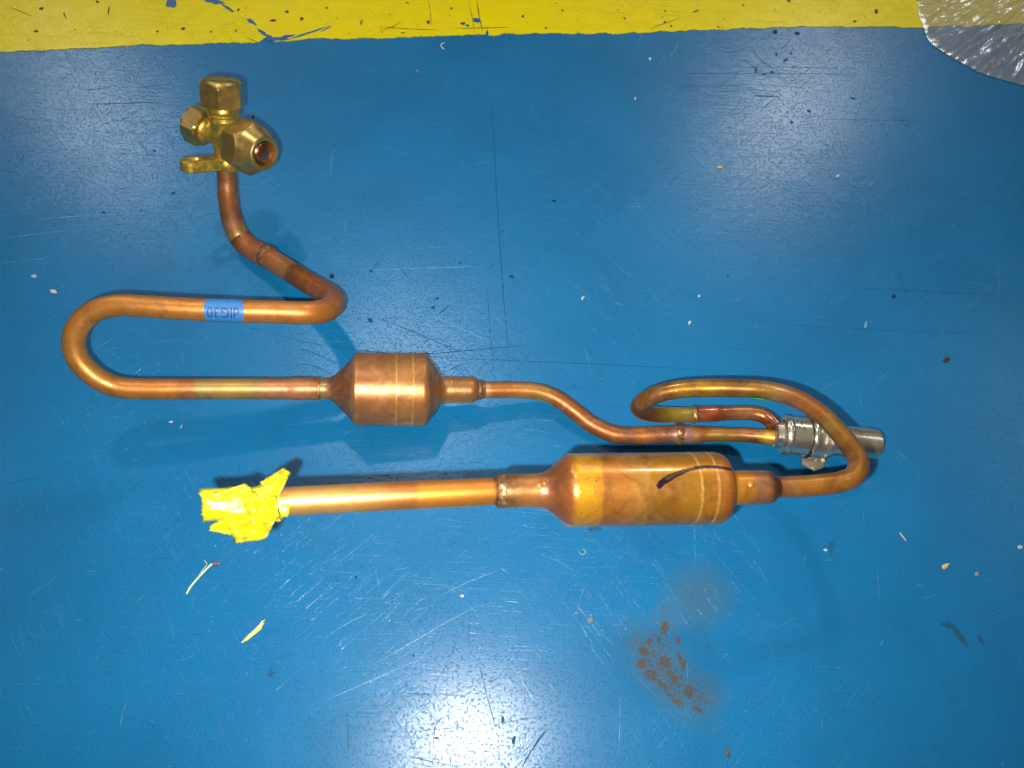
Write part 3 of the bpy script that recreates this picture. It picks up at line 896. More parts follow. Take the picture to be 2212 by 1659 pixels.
# green paper tag stuck under the loop
fg = tl.nearest_px(1645, 842)
V, Fc = [], []
na_, ns_ = 8, 18
side = fg[2].cross((CAM - fg[0]).normalized())
sd = 1.0 if side.y < 0 else -1.0
for i in range(ns_ + 1):
    f = i / ns_
    lift = math.sin(math.pi * f) ** 1.2
    for k in range(na_ + 1):
        g = k / na_
        ang = sd * (1.30 - 0.50 * lift + g * (0.9 + 0.4 * lift))
        V.append(tl.surface(fg, (f - 0.5) * 0.0135, ang, 0.0002 + 0.0016 * lift * (1 - g)))
for i in range(ns_):
    for k in range(na_):
        a = i * (na_ + 1) + k
        Fc.append((a, a + 1, a + na_ + 2, a + na_ + 1))
gt = link('green_tag', V, Fc, M_GREEN, tl.obj)
gt.modifiers.new('thickness', 'SOLIDIFY').thickness = 0.0003

# lower muffler
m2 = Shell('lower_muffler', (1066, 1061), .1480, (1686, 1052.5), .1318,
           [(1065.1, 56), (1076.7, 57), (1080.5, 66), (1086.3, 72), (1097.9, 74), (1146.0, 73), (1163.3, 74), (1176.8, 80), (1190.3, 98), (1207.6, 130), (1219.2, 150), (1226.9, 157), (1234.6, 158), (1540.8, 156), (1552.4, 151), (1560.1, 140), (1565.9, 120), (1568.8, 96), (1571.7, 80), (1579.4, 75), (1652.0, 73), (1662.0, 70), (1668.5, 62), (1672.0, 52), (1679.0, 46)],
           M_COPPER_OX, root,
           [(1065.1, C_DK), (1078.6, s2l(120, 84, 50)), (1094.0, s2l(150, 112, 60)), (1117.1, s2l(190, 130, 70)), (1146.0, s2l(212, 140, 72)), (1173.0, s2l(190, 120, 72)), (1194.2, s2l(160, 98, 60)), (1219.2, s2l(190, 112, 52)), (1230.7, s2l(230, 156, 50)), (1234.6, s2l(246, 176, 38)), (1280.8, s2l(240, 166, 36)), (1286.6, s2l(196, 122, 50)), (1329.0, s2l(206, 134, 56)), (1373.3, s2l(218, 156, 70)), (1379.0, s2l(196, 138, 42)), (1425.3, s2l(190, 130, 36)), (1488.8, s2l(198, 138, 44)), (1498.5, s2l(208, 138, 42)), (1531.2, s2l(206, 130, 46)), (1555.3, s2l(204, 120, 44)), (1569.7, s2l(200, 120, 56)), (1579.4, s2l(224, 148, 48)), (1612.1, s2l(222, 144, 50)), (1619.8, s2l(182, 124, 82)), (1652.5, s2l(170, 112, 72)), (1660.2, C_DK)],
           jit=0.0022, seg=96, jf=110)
dimple(m2, 1166, 1047, 0.0011)
dimple(m2, 1624, 1046, 0.0012)
collar_f('braze_ring', m2, 1086, 0.0030, 1.0, M_BRAZE, 0.0012, 0.0001)

M_SEAM = plain('worn_seam', s2l(222, 158, 84), 0.6, 0.34, 0.15, 400)
for S, xs in ((m1, (854, 889)), (m2, (1488, 1523))):
    for x in xs:
        P = S.A + S.ax * S.t_of(x); r = S.radius(S.t_of(x))
        lathe('seam', P, P + S.ax, [(-0.0011, r - 0.0003), (-0.0006, r + 0.0001), (0.0006, r + 0.0001), (0.0011, r - 0.0003)], M_SEAM, S.obj, seg=80, dens=0, noise_amp=0.00005)

# felt pen stroke on the lower muffler
stroke = [(1428, 1054, 3.0), (1424, 1050, 5), (1429, 1043, 6), (1443, 1034, 6), (1460, 1025, 5.6), (1480, 1017, 5.2), (1502, 1011, 5), (1524, 1008.5, 4.8), (1548, 1009, 4.6), (1566, 1011.5, 4.5), (1580, 1015, 4.4)]
pts = []
for (a, b) in zip(stroke, stroke[1:]):
    for j in range(5):
        f = j / 5
        pts.append(tuple(a[i] + (b[i] - a[i]) * f for i in range(3)))
pts.append(stroke[-1])
V, Fc, cols = [], [], []
nw = 5
for i, (x, y, w) in enumerate(pts):
    a = pts[max(i - 1, 0)]; c = pts[min(i + 1, len(pts) - 1)]
    tx, ty = c[0] - a[0], c[1] - a[1]; l = math.hypot(tx, ty) or 1
    sx, sy = -ty / l, tx / l
    for k in range(nw + 1):
        g = k / nw - 0.5
        ww = (1.25 if x < 1450 else 1.0 if x < 1480 else 0.7) * w * (1 + 0.25 * noise.noise(Vector((x * 0.2, 3 * (g > 0), 5))))
        P, n = m2.hit(x + sx * g * 2 * ww, y + sy * g * 2 * ww, 0.00015)
        V.append(P)
        dk, md = s2l(20, 13, 28), s2l(66, 52, 36)
        mid = 1 if 1440 < x < 1498 else 0
        thin = 1 if x > 1510 else 0
        f = 0.12 + 0.75 * mid * (0.25 + abs(g + 0.1) * 1.0 < 0.62) + 0.62 * thin * (0.5 + noise.noise(Vector((x * 0.12, g * 4, 1)))) * (1.0 if g > -0.2 else 0.2)
        cols.append(lerp(dk, md, max(0, min(1, f))))
for i in range(len(pts) - 1):
    for k in range(nw):
        a = i * (nw + 1) + k
        Fc.append((a, a + 1, a + nw + 2, a + nw + 1))
link('marker_stroke', V, Fc, M_MARKER, m2.obj, cols)
# small dark ink specks on the yellow patch
V, Fc = [], []
for i, (x, y, r) in enumerate([(1262, 1036, 1.6), (1268, 1034, 2.2), (1276, 1031, 1.6), (1256, 1056, 2.4), (1253, 1045, 1.4), (1288, 1062, 2), (1290, 1104, 2), (1256, 1107, 2.2), (1288, 1039, 2.4), (1250, 1100, 1.6), (1321, 981, 3), (1338, 981, 3), (1369, 981, 3), (1270, 1112, 1.5), (1300, 1000, 1.2), (1420, 1095, 1.4), (1390, 1020, 1.2), (1350, 1085, 1.3)]):
    P, n = m2.hit(x, y, 0.00012)
    e1 = m2.ax; e2 = n.cross(e1)
    b = len(V)
    for k in range(8):
        a = 2 * math.pi * k / 8
        q = r * 0.00014 * (1 + 0.5 * noise.noise(Vector((k * 1.3, i * 2.1, 0))))
        V.append(P + e1 * math.cos(a) * q * 1.3 + e2 * math.sin(a) * q)
    Fc.append(tuple(range(b, b + 8)))
tag(link('ink_specks', V, Fc, M_INK, m2.obj, smooth=False), kind='stuff')

# inlet pipe with taped end
ti = Tube('inlet_pipe', [(446, 1091, .1740, 63), (530, 1087, .1700, 63), (620, 1083, .1662, 62.5), (760, 1076, .1605, 62), (900, 1069, .1550, 61), (1000, 1064.5, .1510, 60), (1060, 1061.5, .1485, 59), (1076, 1060.5, .1478, 58)],
          M_COPPER_INLET, root, [(0, s2l(226, 164, 88)), (2.2, s2l(232, 174, 96)), (3.0, s2l(228, 170, 92)), (3.6, s2l(206, 132, 62)), (3.93, s2l(190, 116, 56)), (4.0, s2l(220, 144, 44)), (5, s2l(214, 136, 42)), (6.05, s2l(216, 138, 42)), (6.15, C_DK), (7, C_DK)], jit=0.06, seg=36)

# crumpled yellow tape closing the pipe end
te = ti.frames[0]; te_t = te[2]
def tp_at(fx, ang, off):
    """fx metres from the pipe end along the pipe"""
    P = te[0] + te_t * fx
    f = (P, te[1], te[2], te[3], te[4], 0)
    return ti.surface(f, 0, ang, off)
V, Fc = [], []
nu, nv = 22, 40
sd = 1.0 if (te_t.cross((CAM - te[0]).normalized())).y < 0 else -1.0     # positive angle towards picture bottom
for i in range(nu + 1):
    for k in range(nv):
        a = 2 * math.pi * k / nv
        ln = 0.0325 + 0.0035 * math.sin(a * 2 + 0.6) + 0.0018 * noise.noise(Vector((math.cos(a) * 3, math.sin(a) * 3, 2)))
        fx = -0.0012 + ln * i / nu + (1 - i / nu) ** 3 * 0.0030 * noise.noise(Vector((math.cos(a) * 2.4, math.sin(a) * 2.4, 6)))
        P = tp_at(fx, a, 0)
        fold = 0.0028 * max(0, noise.noise(Vector((fx * 90, math.cos(a) * 2.0, math.sin(a) * 2.0)))) + 0.0012 * abs(noise.noise(Vector((fx * 420, math.cos(a) * 5, math.sin(a) * 5))))
        V.append(tp_at(fx, a, 0.0004 + fold * (0.4 + i / nu)))
for i in range(nu):
    for k in range(nv):
        k2 = (k + 1) % nv
        Fc.append((i * nv + k, (i + 1) * nv + k, (i + 1) * nv + k2, i * nv + k2))
# end cap, slightly puckered
b = len(V)
for j, fr in enumerate((0.7, 0.35)):
    for k in range(nv):
        a = 2 * math.pi * k / nv
        V.append(te[0] - te_t * (0.0014 + 0.0006 * noise.noise(Vector((k * .5, j, 4)))) + (tp_at(0, a, 0) - te[0]) * fr)
V.append(te[0] - te_t * 0.001)
for k in range(nv):
    k2 = (k + 1) % nv
    Fc.append((k, k2, b + k2, b + k))
    Fc.append((b + k, b + k2, b + nv + k2, b + nv + k))
    Fc.append((b + nv + k, b + nv + k2, len(V) - 1))


def sheet(quadpts, nu, nv, amp, seed):
    """bilinear patch through 4 corners given as (px, py, h) with crumpling"""
    c = [at(*q) for q in quadpts]
    b = len(V)
    for i in range(nu + 1):
        for j in range(nv + 1):
            u, v = i / nu, j / nv
            ed = 0.03 * noise.noise(Vector((u * 5 + seed, v * 5, seed * 2))) + 0.04 * noise.noise(Vector((u * 13, v * 13 + seed, 1)))
            u, v = u + ed, v + ed * (1 if int(seed) % 2 else -1)
            P = c[0] * (1 - u) * (1 - v) + c[1] * u * (1 - v) + c[2] * u * v + c[3] * (1 - u) * v
            up = (CAM - P).normalized()
            P = P + up * 1.9 * amp * (noise.noise(Vector((u * 2.6 + seed, v * 2.6, seed))) * 1.5 + 0.5 * abs(noise.noise(Vector((u * 6 + seed, v * 6, seed)))))
            V.append(P)
    for i in range(nu):
        for j in range(nv):
            a = b + i * (nv + 1) + j
            Fc.append((a, a + 1, a + nv + 2, a + nv + 1))


# upper flap sticking up to the right
sheet([(562, 1042, .173), (601, 1074, .177), (627, 1021, .175), (612, 1011, .173)], 20, 16, 0.002, 1.0)
# lower flaps hanging from the pipe, facing the camera
sheet([(522, 1080, .1815), (596, 1072, .1800), (606, 1126, .1745), (548, 1132, .1745)], 24, 24, 0.0022, 4.0)
sheet([(484, 1112, .1745), (600, 1112, .1755), (574, 1166, .1640), (509, 1173, .1640)], 28, 20, 0.0030, 7.0)
sheet([(456, 1134, .1680), (500, 1112, .1740), (520, 1160, .1670), (452, 1146, .1670)], 16, 12, 0.0012, 9.0)
sheet([(458, 1066, .1800), (530, 1045, .1790), (560, 1075, .1822), (460, 1088, .1822)], 20, 16, 0.0010, 12.0)
tape = link('yellow_tape', V, Fc, M_TAPE, ti.obj)
sm = tape.modifiers.new('thickness', 'SOLIDIFY'); sm.thickness = 0.0003; sm.offset = 0

# ------------------------------------------------------------------ brass service valve
O = at(486, 300, .0725)
vv = (CAM - O).normalized()
vx = R_WC @ Vector((1, 0, 0)); vx = (vx - vv * vx.dot(vv)).normalized(); vy = vv.cross(vx)
def vdir(a, b, c): return (vx * a + vy * b + vv * c).normalized()
VC = vdir(.03, .968, .25)                       # stem axis
VF = vdir(.57, -.175, .80); VF = (VF - VC * VF.dot(VC)).normalized()      # flare port axis
VP = vdir(-.74, .40, -.54)                      # service port axis
def corner_ref(axis, d):
    d = (d - axis * d.dot(axis)).normalized()
    return d * math.cos(math.pi / 6) + axis.cross(d) * math.sin(math.pi / 6)
VL = vdir(-.93, -.14, .32); VL = (VL - VC * VL.dot(VC)).normalized()      # mounting lug direction
MM = (O - CAM).length / LENS_F                   # metres per picture pixel at the valve

def lt(P, ax, st, **kw):
    return lathe('x', P, P + ax, st, None, None, build=False, dens=0, **kw)

u = MM
shapes = [
    lt(O, VC, [(-60 * u, 22 * u), (-56 * u, 25 * u), (-44 * u, 26 * u), (-34 * u, 23 * u), (-24 * u, 22 * u), (-10 * u, 24 * u), (12 * u, 26 * u), (30 * u, 28 * u), (36 * u, 30 * u), (42 * u, 27.5 * u), (45 * u, 30 * u), (49 * u, 28 * u), (53 * u, 30 * u), (58 * u, 28 * u), (66 * u, 28 * u)], seg=40),
    lt(O, VP, [(0, 20 * u), (26 * u, 20 * u), (34 * u, 21 * u), (37 * u, 26 * u), (41 * u, 28 * u), (44 * u, 26 * u), (50 * u, 22 * u)], seg=40),
    lt(O, VF, [(0, 24 * u), (18 * u, 27 * u), (56 * u, 27 * u)], seg=40),
]
valve = merge_shapes('service_valve', shapes, M_BRASS_CAST, root, sharp=40)
# hexagon cap on the stem
lathe('stem_cap', O, O + VC, [(62 * u, 38 * u, 72 * u), (64 * u, 41.5 * u, 72 * u)] + [(t * u, (43 - (t - 94) ** 1.5 * 0.17) * u, 72 * u) for t in range(94, 110, 2)] + [(110 * u, 31 * u), (111 * u, 28 * u), (110.4 * u, 23 * u), (111.5 * u, 19 * u), (111.5 * u, 1 * u)], M_BRASS, valve, seg=144, dens=0, sharp=14, upref=corner_ref(VC, vdir(-.17, 0, 1)))
lathe('port_cap', O, O + VP, [(45 * u, 34 * u, 68 * u), (48 * u, 39.5 * u, 68 * u), (74 * u, 39.5 * u, 68 * u), (79 * u, 34 * u, 68 * u), (80 * u, 26 * u), (80 * u, 1 * u)], M_BRASS, valve, seg=144, dens=0, sharp=14, upref=corner_ref(VP, vdir(-.3, -.25, 1)))
# flare nut, an open cone with a copper plug inside
lathe('flare_nut', O, O + VF, [(48 * u, 48 * u, 88 * u), (51 * u, 51.5 * u, 89 * u), (82 * u, 51.5 * u, 89 * u)] + [(t * u, (51.5 - (t - 82) * 0.75) * u, 89 * u) for t in range(83, 93)] + [(116 * u, 33.5 * u), (119 * u, 32 * u), (120.5 * u, 29.5 * u), (119 * u, 24 * u), (115 * u, 23 * u), (98 * u, 22 * u)], M_BRASS, valve, seg=144, dens=0, sharp=14, upref=corner_ref(VF, vdir(-.75, .52, .30)))
lathe('copper_plug', O, O + VF, [(96 * u, 22.9 * u), (106 * u, 22.6 * u), (112 * u, 20.5 * u), (116 * u, 16.5 * u), (119 * u, 10 * u), (120 * u, 1 * u)], M_CAPEND, valve, seg=40, dens=0, sharp=60)
# punched mark on the flare nut
Pm = O + VF * 98 * u
md = vdir(-.55, -.32, .55); md = (md - VF * md.dot(VF)).normalized()
lathe('punch_mark', Pm + md * 36.5 * u, Pm + md * 40 * u, [(0, 6 * u), (2.6 * u, 6 * u), (3.4 * u, 4.8 * u), (2.6 * u, 3.4 * u), (2.4 * u, 0.4 * u)], M_BRASS_CAST, valve, seg=20, dens=0)
# mounting lug: rounded bar with an oval hole
W2, T2, L0, L1 = 20 * u, 11.5 * u, 8 * u, 90 * u
eW = VC.cross(VL).normalized()
outl, hole = [], []
n = 40
def stad(t, half, x0, x1):
    # closed outline of a slot shape
    a = 2 * math.pi * t
    c, s = math.cos(a), math.sin(a)
    return (x1 if c > 0 else x0) + half * c, half * s
Cb = O - VC * 46 * u
V, Fc = [], []
for layer, (zz, inset) in enumerate(((-1, 0.18), (-0.8, 0.0), (0.8, 0.0), (1, 0.18))):
    for k in range(n):
        x, y = stad((k + 0.5) / n, W2 * (1 - inset), L0, L1 - W2)
        V.append(Cb + VL * x + eW * y + VC * zz * T2)
hb = len(V)
for layer, (zz, grow) in enumerate(((-1, 1.25), (-0.6, 1.0), (0.6, 1.0), (1, 1.25))):
    for k in range(n):
        x, y = stad((k + 0.5) / n, W2 * 0.46 * grow, L1 - W2 - 12 * u, L1 - W2 - 2 * u)
        V.append(Cb + VL * x + eW * y + VC * zz * T2)
for l in range(3):
    for k in range(n):
        k2 = (k + 1) % n
        Fc.append((l * n + k, l * n + k2, (l + 1) * n + k2, (l + 1) * n + k))
        Fc.append((hb + l * n + k2, hb + l * n + k, hb + (l + 1) * n + k, hb + (l + 1) * n + k2))
for k in range(n):
    k2 = (k + 1) % n
    Fc.append((3 * n + k, 3 * n + k2, hb + 3 * n + k2, hb + 3 * n + k))
    Fc.append((k2, k, hb + k, hb + k2))
link('mounting_lug', V, Fc, M_BRASS_CAST, valve, sharp=40)

# ------------------------------------------------------------------ steel valve body
sv = Shell('steel_valve', (1668, 937), .0185, (1908, 961), .0165,
           [(1669, 20), (1670, 50), (1673, 56), (1685, 60), (1686, 70), (1688, 80), (1692, 86), (1697, 88), (1701, 87), (1704, 83), (1740, 84), (1742, 84), (1744, 88), (1749, 91), (1753, 91), (1756, 88), (1768, 88), (1770, 90), (1772, 90), (1774, 80), (1780, 72), (1782, 72), (1783, 78), (1787, 80), (1791, 78), (1792, 66), (1886, 66), (1893, 64), (1896, 58), (1897, 20)],
           M_STEEL, root, [(1668, s2l(190, 180, 160)), (1908, s2l(190, 180, 160))], seg=72, dens=0, sharp=30)
ax = sv.ax
# knurled groove: a ring of small beads
rk = sv.radius(sv.t_of(1743)); Pk = sv.A + ax * sv.t_of(1743)
e1 = Vector((0, 0, 1)); e1 = (e1 - ax * e1.dot(ax)).normalized(); e2 = ax.cross(e1)
shp = []
for k in range(84):
    a = 2 * math.pi * k / 84
    nn = e1 * math.cos(a) + e2 * math.sin(a); tt = ax.cross(nn)
    shp.append(box_shape(Pk + nn * (rk + 0.0002), ax * 0.0009, tt * 0.00022, nn * 0.0005))
tag(merge_shapes('knurling', shp, M_STEEL_DARK, sv.obj), kind='stuff')
# clamp plate under the body with three raised tabs
Pc = at(1757, 990, 0.0075)
pn = Vector((0.05, -0.10, 1)).normalized()
plate_st = [(-0.0008, 0.0078), (-0.0006, 0.0085), (0.0006, 0.0085), (0.0008, 0.0078)]
clamp = lathe('clamp_plate', Pc, Pc + pn, plate_st, M_STEEL, sv.obj, seg=36, dens=0)
for (px, py, qx, qy) in ((1757, 1009, 1757.5, 1018), (1776, 985, 1782, 996), (1731, 1000, 1735, 1007)):
    a, b = at(px, py, .0085), at(qx, qy, .0083)
    t = (b - a).normalized(); s = pn.cross(t).normalized()
    v, f = box_shape((a + b) / 2, t * ((b - a).length / 2), s * 0.0006, pn * 0.0011)
    link('clamp_tab', v, f, M_STEEL, sv.obj, smooth=False)
# printed characters on the steel body
tvv, tff = text_flat('2 0 8\n72 95 6', 0.0042)
V = []
for v in tvv:
    px_ = 1722 + v.x * 1000 * 3.0; py_ = 919 - v.y * 1000 * 2.2 + v.x * 1000 * 0.3
    V.append(sv.hit(px_, py_, 0.0001)[0])
link('printed_code', V, tff, M_INK, sv.obj, smooth=False)

# ------------------------------------------------------------------ clear plastic film bundle, far right corner
def film_mat():
    m = bpy.data.materials.new('clear_film')
    m.use_nodes = True
    nt = m.node_tree
    nt.nodes.clear()
    out = N(nt, 'ShaderNodeOutputMaterial')
    tr = N(nt, 'ShaderNodeBsdfTransparent'); tr.inputs['Color'].default_value = (0.96, 0.96, 0.95, 1)
    gl = N(nt, 'ShaderNodeBsdfGlossy'); gl.inputs['Roughness'].default_value = 0.22; gl.inputs['Color'].default_value = (0.9, 0.9, 0.9, 1)
    df = N(nt, 'ShaderNodeBsdfDiffuse'); df.inputs['Color'].default_value = (0.80, 0.78, 0.74, 1)
    pos = position(nt)
    nn = noise_node(nt, pos, 220, 4, 0.6)
    nrm = bump(nt, nn, 0.0003)
    L(nt, nrm, gl.inputs['Normal'])
    fr = N(nt, 'ShaderNodeFresnel'); fr.inputs['IOR'].default_value = 1.45
    m1_ = N(nt, 'ShaderNodeMixShader'); m1_.inputs[0].default_value = 0.19
    L(nt, tr.outputs[0], m1_.inputs[1]); L(nt, df.outputs[0], m1_.inputs[2])
    m2_ = N(nt, 'ShaderNodeMixShader')
    L(nt, math_n(nt, 'ADD', math_n(nt, 'MULTIPLY', fr.outputs[0], 0.5), 0.09, True), m2_.inputs[0])
    L(nt, m1_.outputs[0], m2_.inputs[1]); L(nt, gl.outputs[0], m2_.inputs[2])
    L(nt, m2_.outputs[0], out.inputs['Surface'])
    return m


outline = [(1974, -60), (1979, 0), (1984, 38), (1992, 58), (2001, 82), (2014, 99), (2038, 115), (2081, 140), (2115, 158), (2158, 172), (2212, 186), (2290, 198), (2380, 196), (2470, 170), (2530, 110), (2545, 30), (2500, -60), (2400, -130), (2250, -165), (2100, -150), (2010, -115)]
ow = [at(x, y, 0.0) for x, y in outline]
cen = at(2290, 0, 0.0)
loop_pts = catmull([(p, 0.001) for p in ow + [ow[0]]], 0.0022)[:-1]
nr = 46
V, Fc = [], []
ns_ = len(loop_pts)
for i in range(nr + 1):
    f = i / nr
    for k in range(ns_):
        p = loop_pts[k][0]
        a = math.atan2(p.y - cen.y, p.x - cen.x)
        P = cen.lerp(p, 0.02 + 0.98 * f)
        z = 0.0006 + 0.030 * (1 - f ** 2.2) ** 1.25
        fade = min(1, f * 1.6) * (1 - 0.55 * max(0, (f - 0.9) / 0.1))
        w = 0.0026 * noise.noise(Vector((a * 14, f * 3.0, 3))) + 0.0026 * noise.noise(Vector((a * 50, f * 7, 9))) + 0.0022 * noise.noise(Vector((a * 120, f * 14, 1)))
        V.append(Vector((P.x, P.y, max(0.0010, z + w * fade))))
for i in range(nr):
    for k in range(ns_):
        k2 = (k + 1) % ns_
        Fc.append((i * ns_ + k, (i + 1) * ns_ + k, (i + 1) * ns_ + k2, i * ns_ + k2))
Fc.append(tuple(reversed(range(ns_))))
film = link('plastic_film', V, Fc, film_mat(), None)
tag(film, 'crinkled clear plastic film bundle lying over the yellow stripe at the corner', 'plastic film')

# ------------------------------------------------------------------ debris on the floor
def chip(name, px, py, rx, ry, ro, h, col, label, cat, group=None, seed=0.0):
    """small irregular flake standing h high"""
    pts = blob(px, py, rx, ry, ro, 9, 0.55, seed)
    n = len(pts)
    base = [at(x, y, 0.0) for x, y in pts]
    c = at(px, py, 0.0)
    V = [Vector((p.x, p.y, 0.0)) for p in base]
    V += [Vector((p.x, p.y, h * (0.6 + 0.5 * noise.noise(Vector((i, seed, 2)))))) for i, p in enumerate(base)]
    V += [c + (p - c) * 0.5 + Vector((0, 0, h * (1.0 + 0.3 * noise.noise(Vector((i, seed, 5)))))) for i, p in enumerate(base)]
    Fc = []
    for i in range(n):
        j = (i + 1) % n
        Fc += [(i, j, n + j, n + i), (n + i, n + j, 2 * n + j, 2 * n + i)]
    Fc.append(tuple(range(2 * n, 3 * n)))
    cols = [tuple(x * (0.8 + 0.35 * random.random()) for x in col) for _ in V]
    return tag(link(name, V, Fc, M_CHIP, None, cols, smooth=False), label, cat, group)


def curl(name, pts, r, col, label, cat, group=None):
    path = catmull([(at(x, y, h), r) for x, y, h in pts], 0.0006)
    V, Fc, cols = [], [], []
    seg = 6
    n = len(path)
    for i, (p, rr, u) in enumerate(path):
        a = path[max(i - 1, 0)][0]; c = path[min(i + 1, n - 1)][0]
        t = (c - a).normalized(); s = t.cross(Vector((0, 0, 1))).normalized(); w = s.cross(t)
        f = 1.0 if 0 < i < n - 1 else 0.35
        for k in range(seg):
            q = 2 * math.pi * k / seg
            V.append(p + (s * math.cos(q) * 1.2 + w * math.sin(q) * 0.7) * rr * f)
            cols.append(col)
    for i in range(n - 1):
        for k in range(seg):
            k2 = (k + 1) % seg
            Fc.append((i * seg + k, i * seg + k2, (i + 1) * seg + k2, (i + 1) * seg + k))
    Fc += [tuple(reversed(range(seg))), tuple(range((n - 1) * seg, n * seg))]
    return tag(link(name, V, Fc, M_CHIP, None, cols), label, cat, group)


WH = s2l(206, 212, 218); GRY = s2l(150, 160, 168); BEI = s2l(206, 190, 140); BRN = s2l(72, 52, 44); STR = s2l(214, 212, 150); RDD = s2l(176, 96, 74)
G = 'small debris scattered on the blue floor'
# straw with a bent reddish tip
st_root = bpy.data.objects.new('straw', None)
st_root.location = at(440, 1250, 0)
COL.objects.link(st_root)
tag(st_root, 'long thin pale straw with a bent reddish tip below the tape', 'straw', 'straw splinters on the floor')
def straw_part(name, pts, r, col):
    o = curl(name, pts, r, col, None, None)
    o.parent = st_root
    o.matrix_parent_inverse = Matrix.Translation(st_root.location).inverted()
straw_part('stem', [(402, 1284, .0006), (412, 1267, .0008), (430, 1246, .0010), (446, 1229, .0012), (459, 1217, .0010)], 0.00065, s2l(214, 222, 190))
straw_part('tip', [(457, 1218.5, .0010), (465, 1217, .0010), (476, 1218, .0008)], 0.00065, RDD)
straw_part('fibre', [(430, 1243, .0009), (440, 1228, .0012), (447, 1219, .0016), (441, 1210, .0014)], 0.00022, STR)
V = []
blade = [(521, 1389), (528, 1381), (538, 1371), (550, 1360), (560, 1350), (565, 1343), (574, 1338), (568, 1346), (572, 1347), (567, 1353), (566, 1358), (556, 1367), (546, 1375), (534, 1384), (526, 1388)]
base = [at(x, y, 0.0003) for x, y in blade]
V = base + [p + Vector((0, 0, 0.0009)) for p in base]
n = len(base)
Fc = [tuple(reversed(range(n))), tuple(range(n, 2 * n))] + [(i, (i + 1) % n, n + (i + 1) % n, n + i) for i in range(n)]
tag(link('straw', V, Fc, M_CHIP, None, [STR] * n + [lerp(STR, s2l(226, 216, 120), .5)] * n, smooth=False), 'short flat yellow straw splinter with frayed end', 'straw', 'straw splinters on the floor')
curl('swarf_curl', [(961, 93, .0006), (955, 94, .0010), (953, 99, .0012), (956, 104, .0010), (961, 106, .0006)], 0.0005, WH, 'tiny white C-shaped swarf curl just below the yellow stripe', 'swarf', G)
curl('swarf_curl', [(1252, 1190, .0005), (1253, 1196, .0008), (1259, 1198, .0009), (1265, 1194, .0008), (1263, 1188, .0006), (1257, 1186, .0005)], 0.00035, GRY, 'tiny ring-shaped swarf curl below the lower muffler', 'swarf', G)
curl('swarf_curl', [(1263, 641, .0006), (1258, 643, .0009), (1258, 649, .0006)], 0.0006, WH, 'tiny white hook-shaped curl on bare floor right of the tight pipe bend', 'swarf', G)
curl('swarf_curl', [(897, 151, .0005), (903, 153, .0007), (902, 158, .0005)], 0.0004, GRY, 'tiny grey curl between brass valve and right glare patch, near stripe', 'swarf', G)
curl('thread', [(1943, 1150, .0004), (1950, 1159, .0007), (1958, 1169, .0004)], 0.0005, s2l(196, 178, 176), 'pale pinkish thread sliver right of and below the loop pipe', 'thread', G)
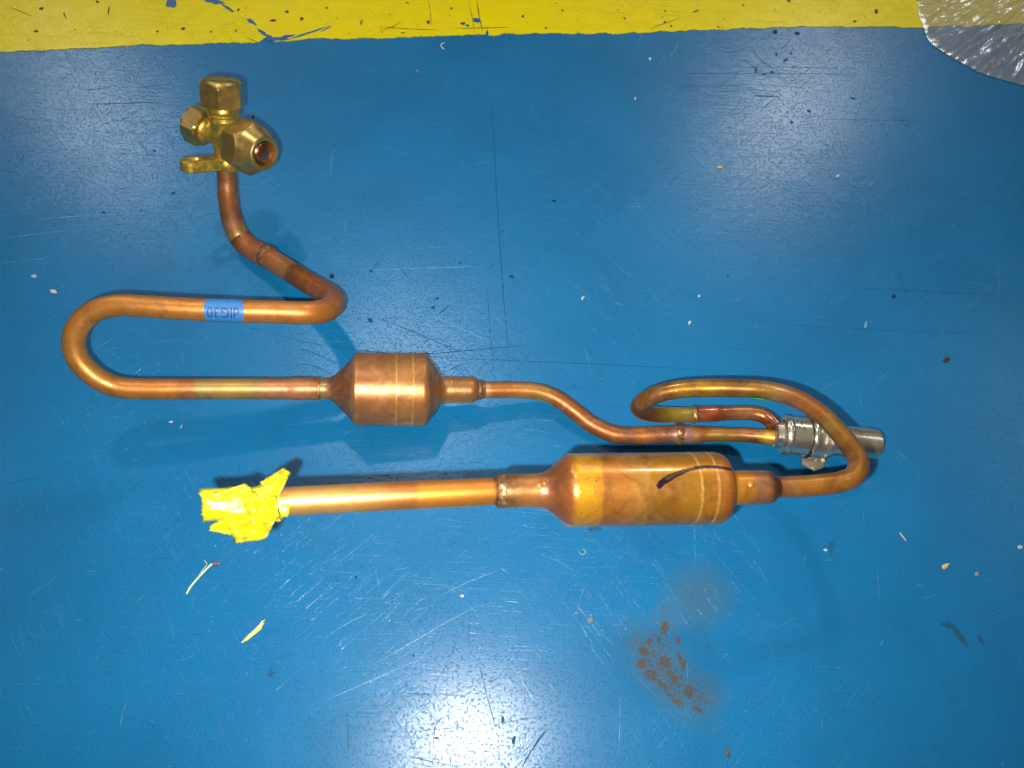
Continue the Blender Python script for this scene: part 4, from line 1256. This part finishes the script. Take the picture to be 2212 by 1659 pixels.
CH = [
    ('metal_chip', 116, 631, 7, 4, 0.1, .0018, s2l(214, 206, 196), 'shiny rounded metal chip left of the U-bend', 'chip'),
    ('paint_chip', 74, 598, 5.5, 4.5, 0, .0012, s2l(168, 188, 206), 'pale blue grey crumb above the shiny chip at left edge', 'crumb'),
    ('paper_crumb', 370, 912, 4.5, 2.2, -0.2, .0012, WH, 'bright white crumb under the lower straight of the U-bend', 'crumb'),
    ('paper_crumb', 392, 922, 3, 5, 0.5, .0010, GRY, 'dull grey crumb right beside the bright white crumb', 'crumb'),
    ('dirt_flake', 2044, 778, 8.5, 5.5, -0.5, .0012, BRN, 'dark brown oval flake right of the steel valve', 'flake'),
    ('wood_chip', 2041, 1223, 9, 5, -0.55, .0016, BEI, 'beige wood chip at the lower right', 'chip'),
    ('paper_crumb', 2110, 1240, 4.5, 4.5, 0, .0008, s2l(170, 140, 120), 'tan crumb right of the beige wood chip', 'crumb'),
    ('paper_crumb', 2203, 1182, 5.5, 4.5, 0.3, .0010, s2l(186, 196, 204), 'pale grey crumb at the far right edge', 'crumb'),
    ('paper_crumb', 1555, 362, 5.5, 3.2, 0, .0012, s2l(214, 176, 140), 'pinkish tan crumb below the right glare patch', 'crumb'),
    ('paper_crumb', 1510, 640, 2.8, 2.8, 0, .0010, WH, 'small white speck right of the hook-shaped curl', 'speck'),
    ('paper_crumb', 1489, 697, 2.5, 4.5, 0.3, .0010, WH, 'small white speck above the loop pipe', 'speck'),
    ('paper_crumb', 1404, 128, 3, 3, 0, .0010, s2l(196, 214, 226), 'pale round crumb left of the right glare patch', 'crumb'),
    ('paper_crumb', 1372, 213, 2, 4, 0.2, .0008, WH, 'tiny white sliver below the pale round crumb', 'speck'),
    ('paper_crumb', 1783, 1188, 4, 3, 0.4, .0009, WH, 'small white crumb below the right U-bend', 'crumb'),
    ('paper_crumb', 1245, 1324, 3.2, 2.4, 0, .0009, GRY, 'small grey speck above the round floor dent', 'speck'),
    ('dirt_flake', 1571, 1626, 3.5, 11, -0.2, .0010, s2l(96, 62, 58), 'narrow rust coloured flake at the bottom edge', 'flake'),
    ('paper_crumb', 998, 1288, 4, 3, 0, .0009, WH, 'tiny white speck among the scratches below the inlet pipe', 'speck'),
    ('dirt_flake', 1198, 434, 4, 2, 0.2, .0008, s2l(24, 40, 60), 'tiny black flake on bare floor above the loop pipe', 'flake'),
    ('dirt_flake', 717, 597, 5, 4.5, 0.4, .0016, s2l(40, 42, 44), 'small black grit just above the tight pipe bend', 'grit'),
    ('dirt_flake', 546, 252, 4, 2.4, -0.9, .0016, s2l(96, 88, 80), 'tiny dark sliver behind the flare nut', 'flake'),
    ('paper_crumb', 1870, 702, 3, 8, 0.15, .0008, s2l(120, 160, 196), 'pale streak of paint dust above the steel valve end', 'crumb'),
    ('paper_crumb', 1810, 380, 4, 2.5, 0, .0009, s2l(190, 206, 220), 'pale crumb right of the right glare patch', 'crumb'),
]
for i, (nm, x, y, rx, ry, ro, h, c, lab, cat) in enumerate(CH):
    chip(nm, x, y, rx, ry, ro, h, c, lab, cat, G, seed=i * 3.7 + 1)
# round dent with a raised rim
Pd = at(1275, 1340, 0.0)
lathe('floor_dent', Pd, Pd + Vector((0, 0, 1)), [(0.00002, 0.0024), (0.0004, 0.0022), (0.0005, 0.0019), (0.0002, 0.0016), (0.00015, 0.0001)], plain('dent_grey', s2l(96, 120, 142), 0.1, 0.4), floor, seg=24, dens=0)
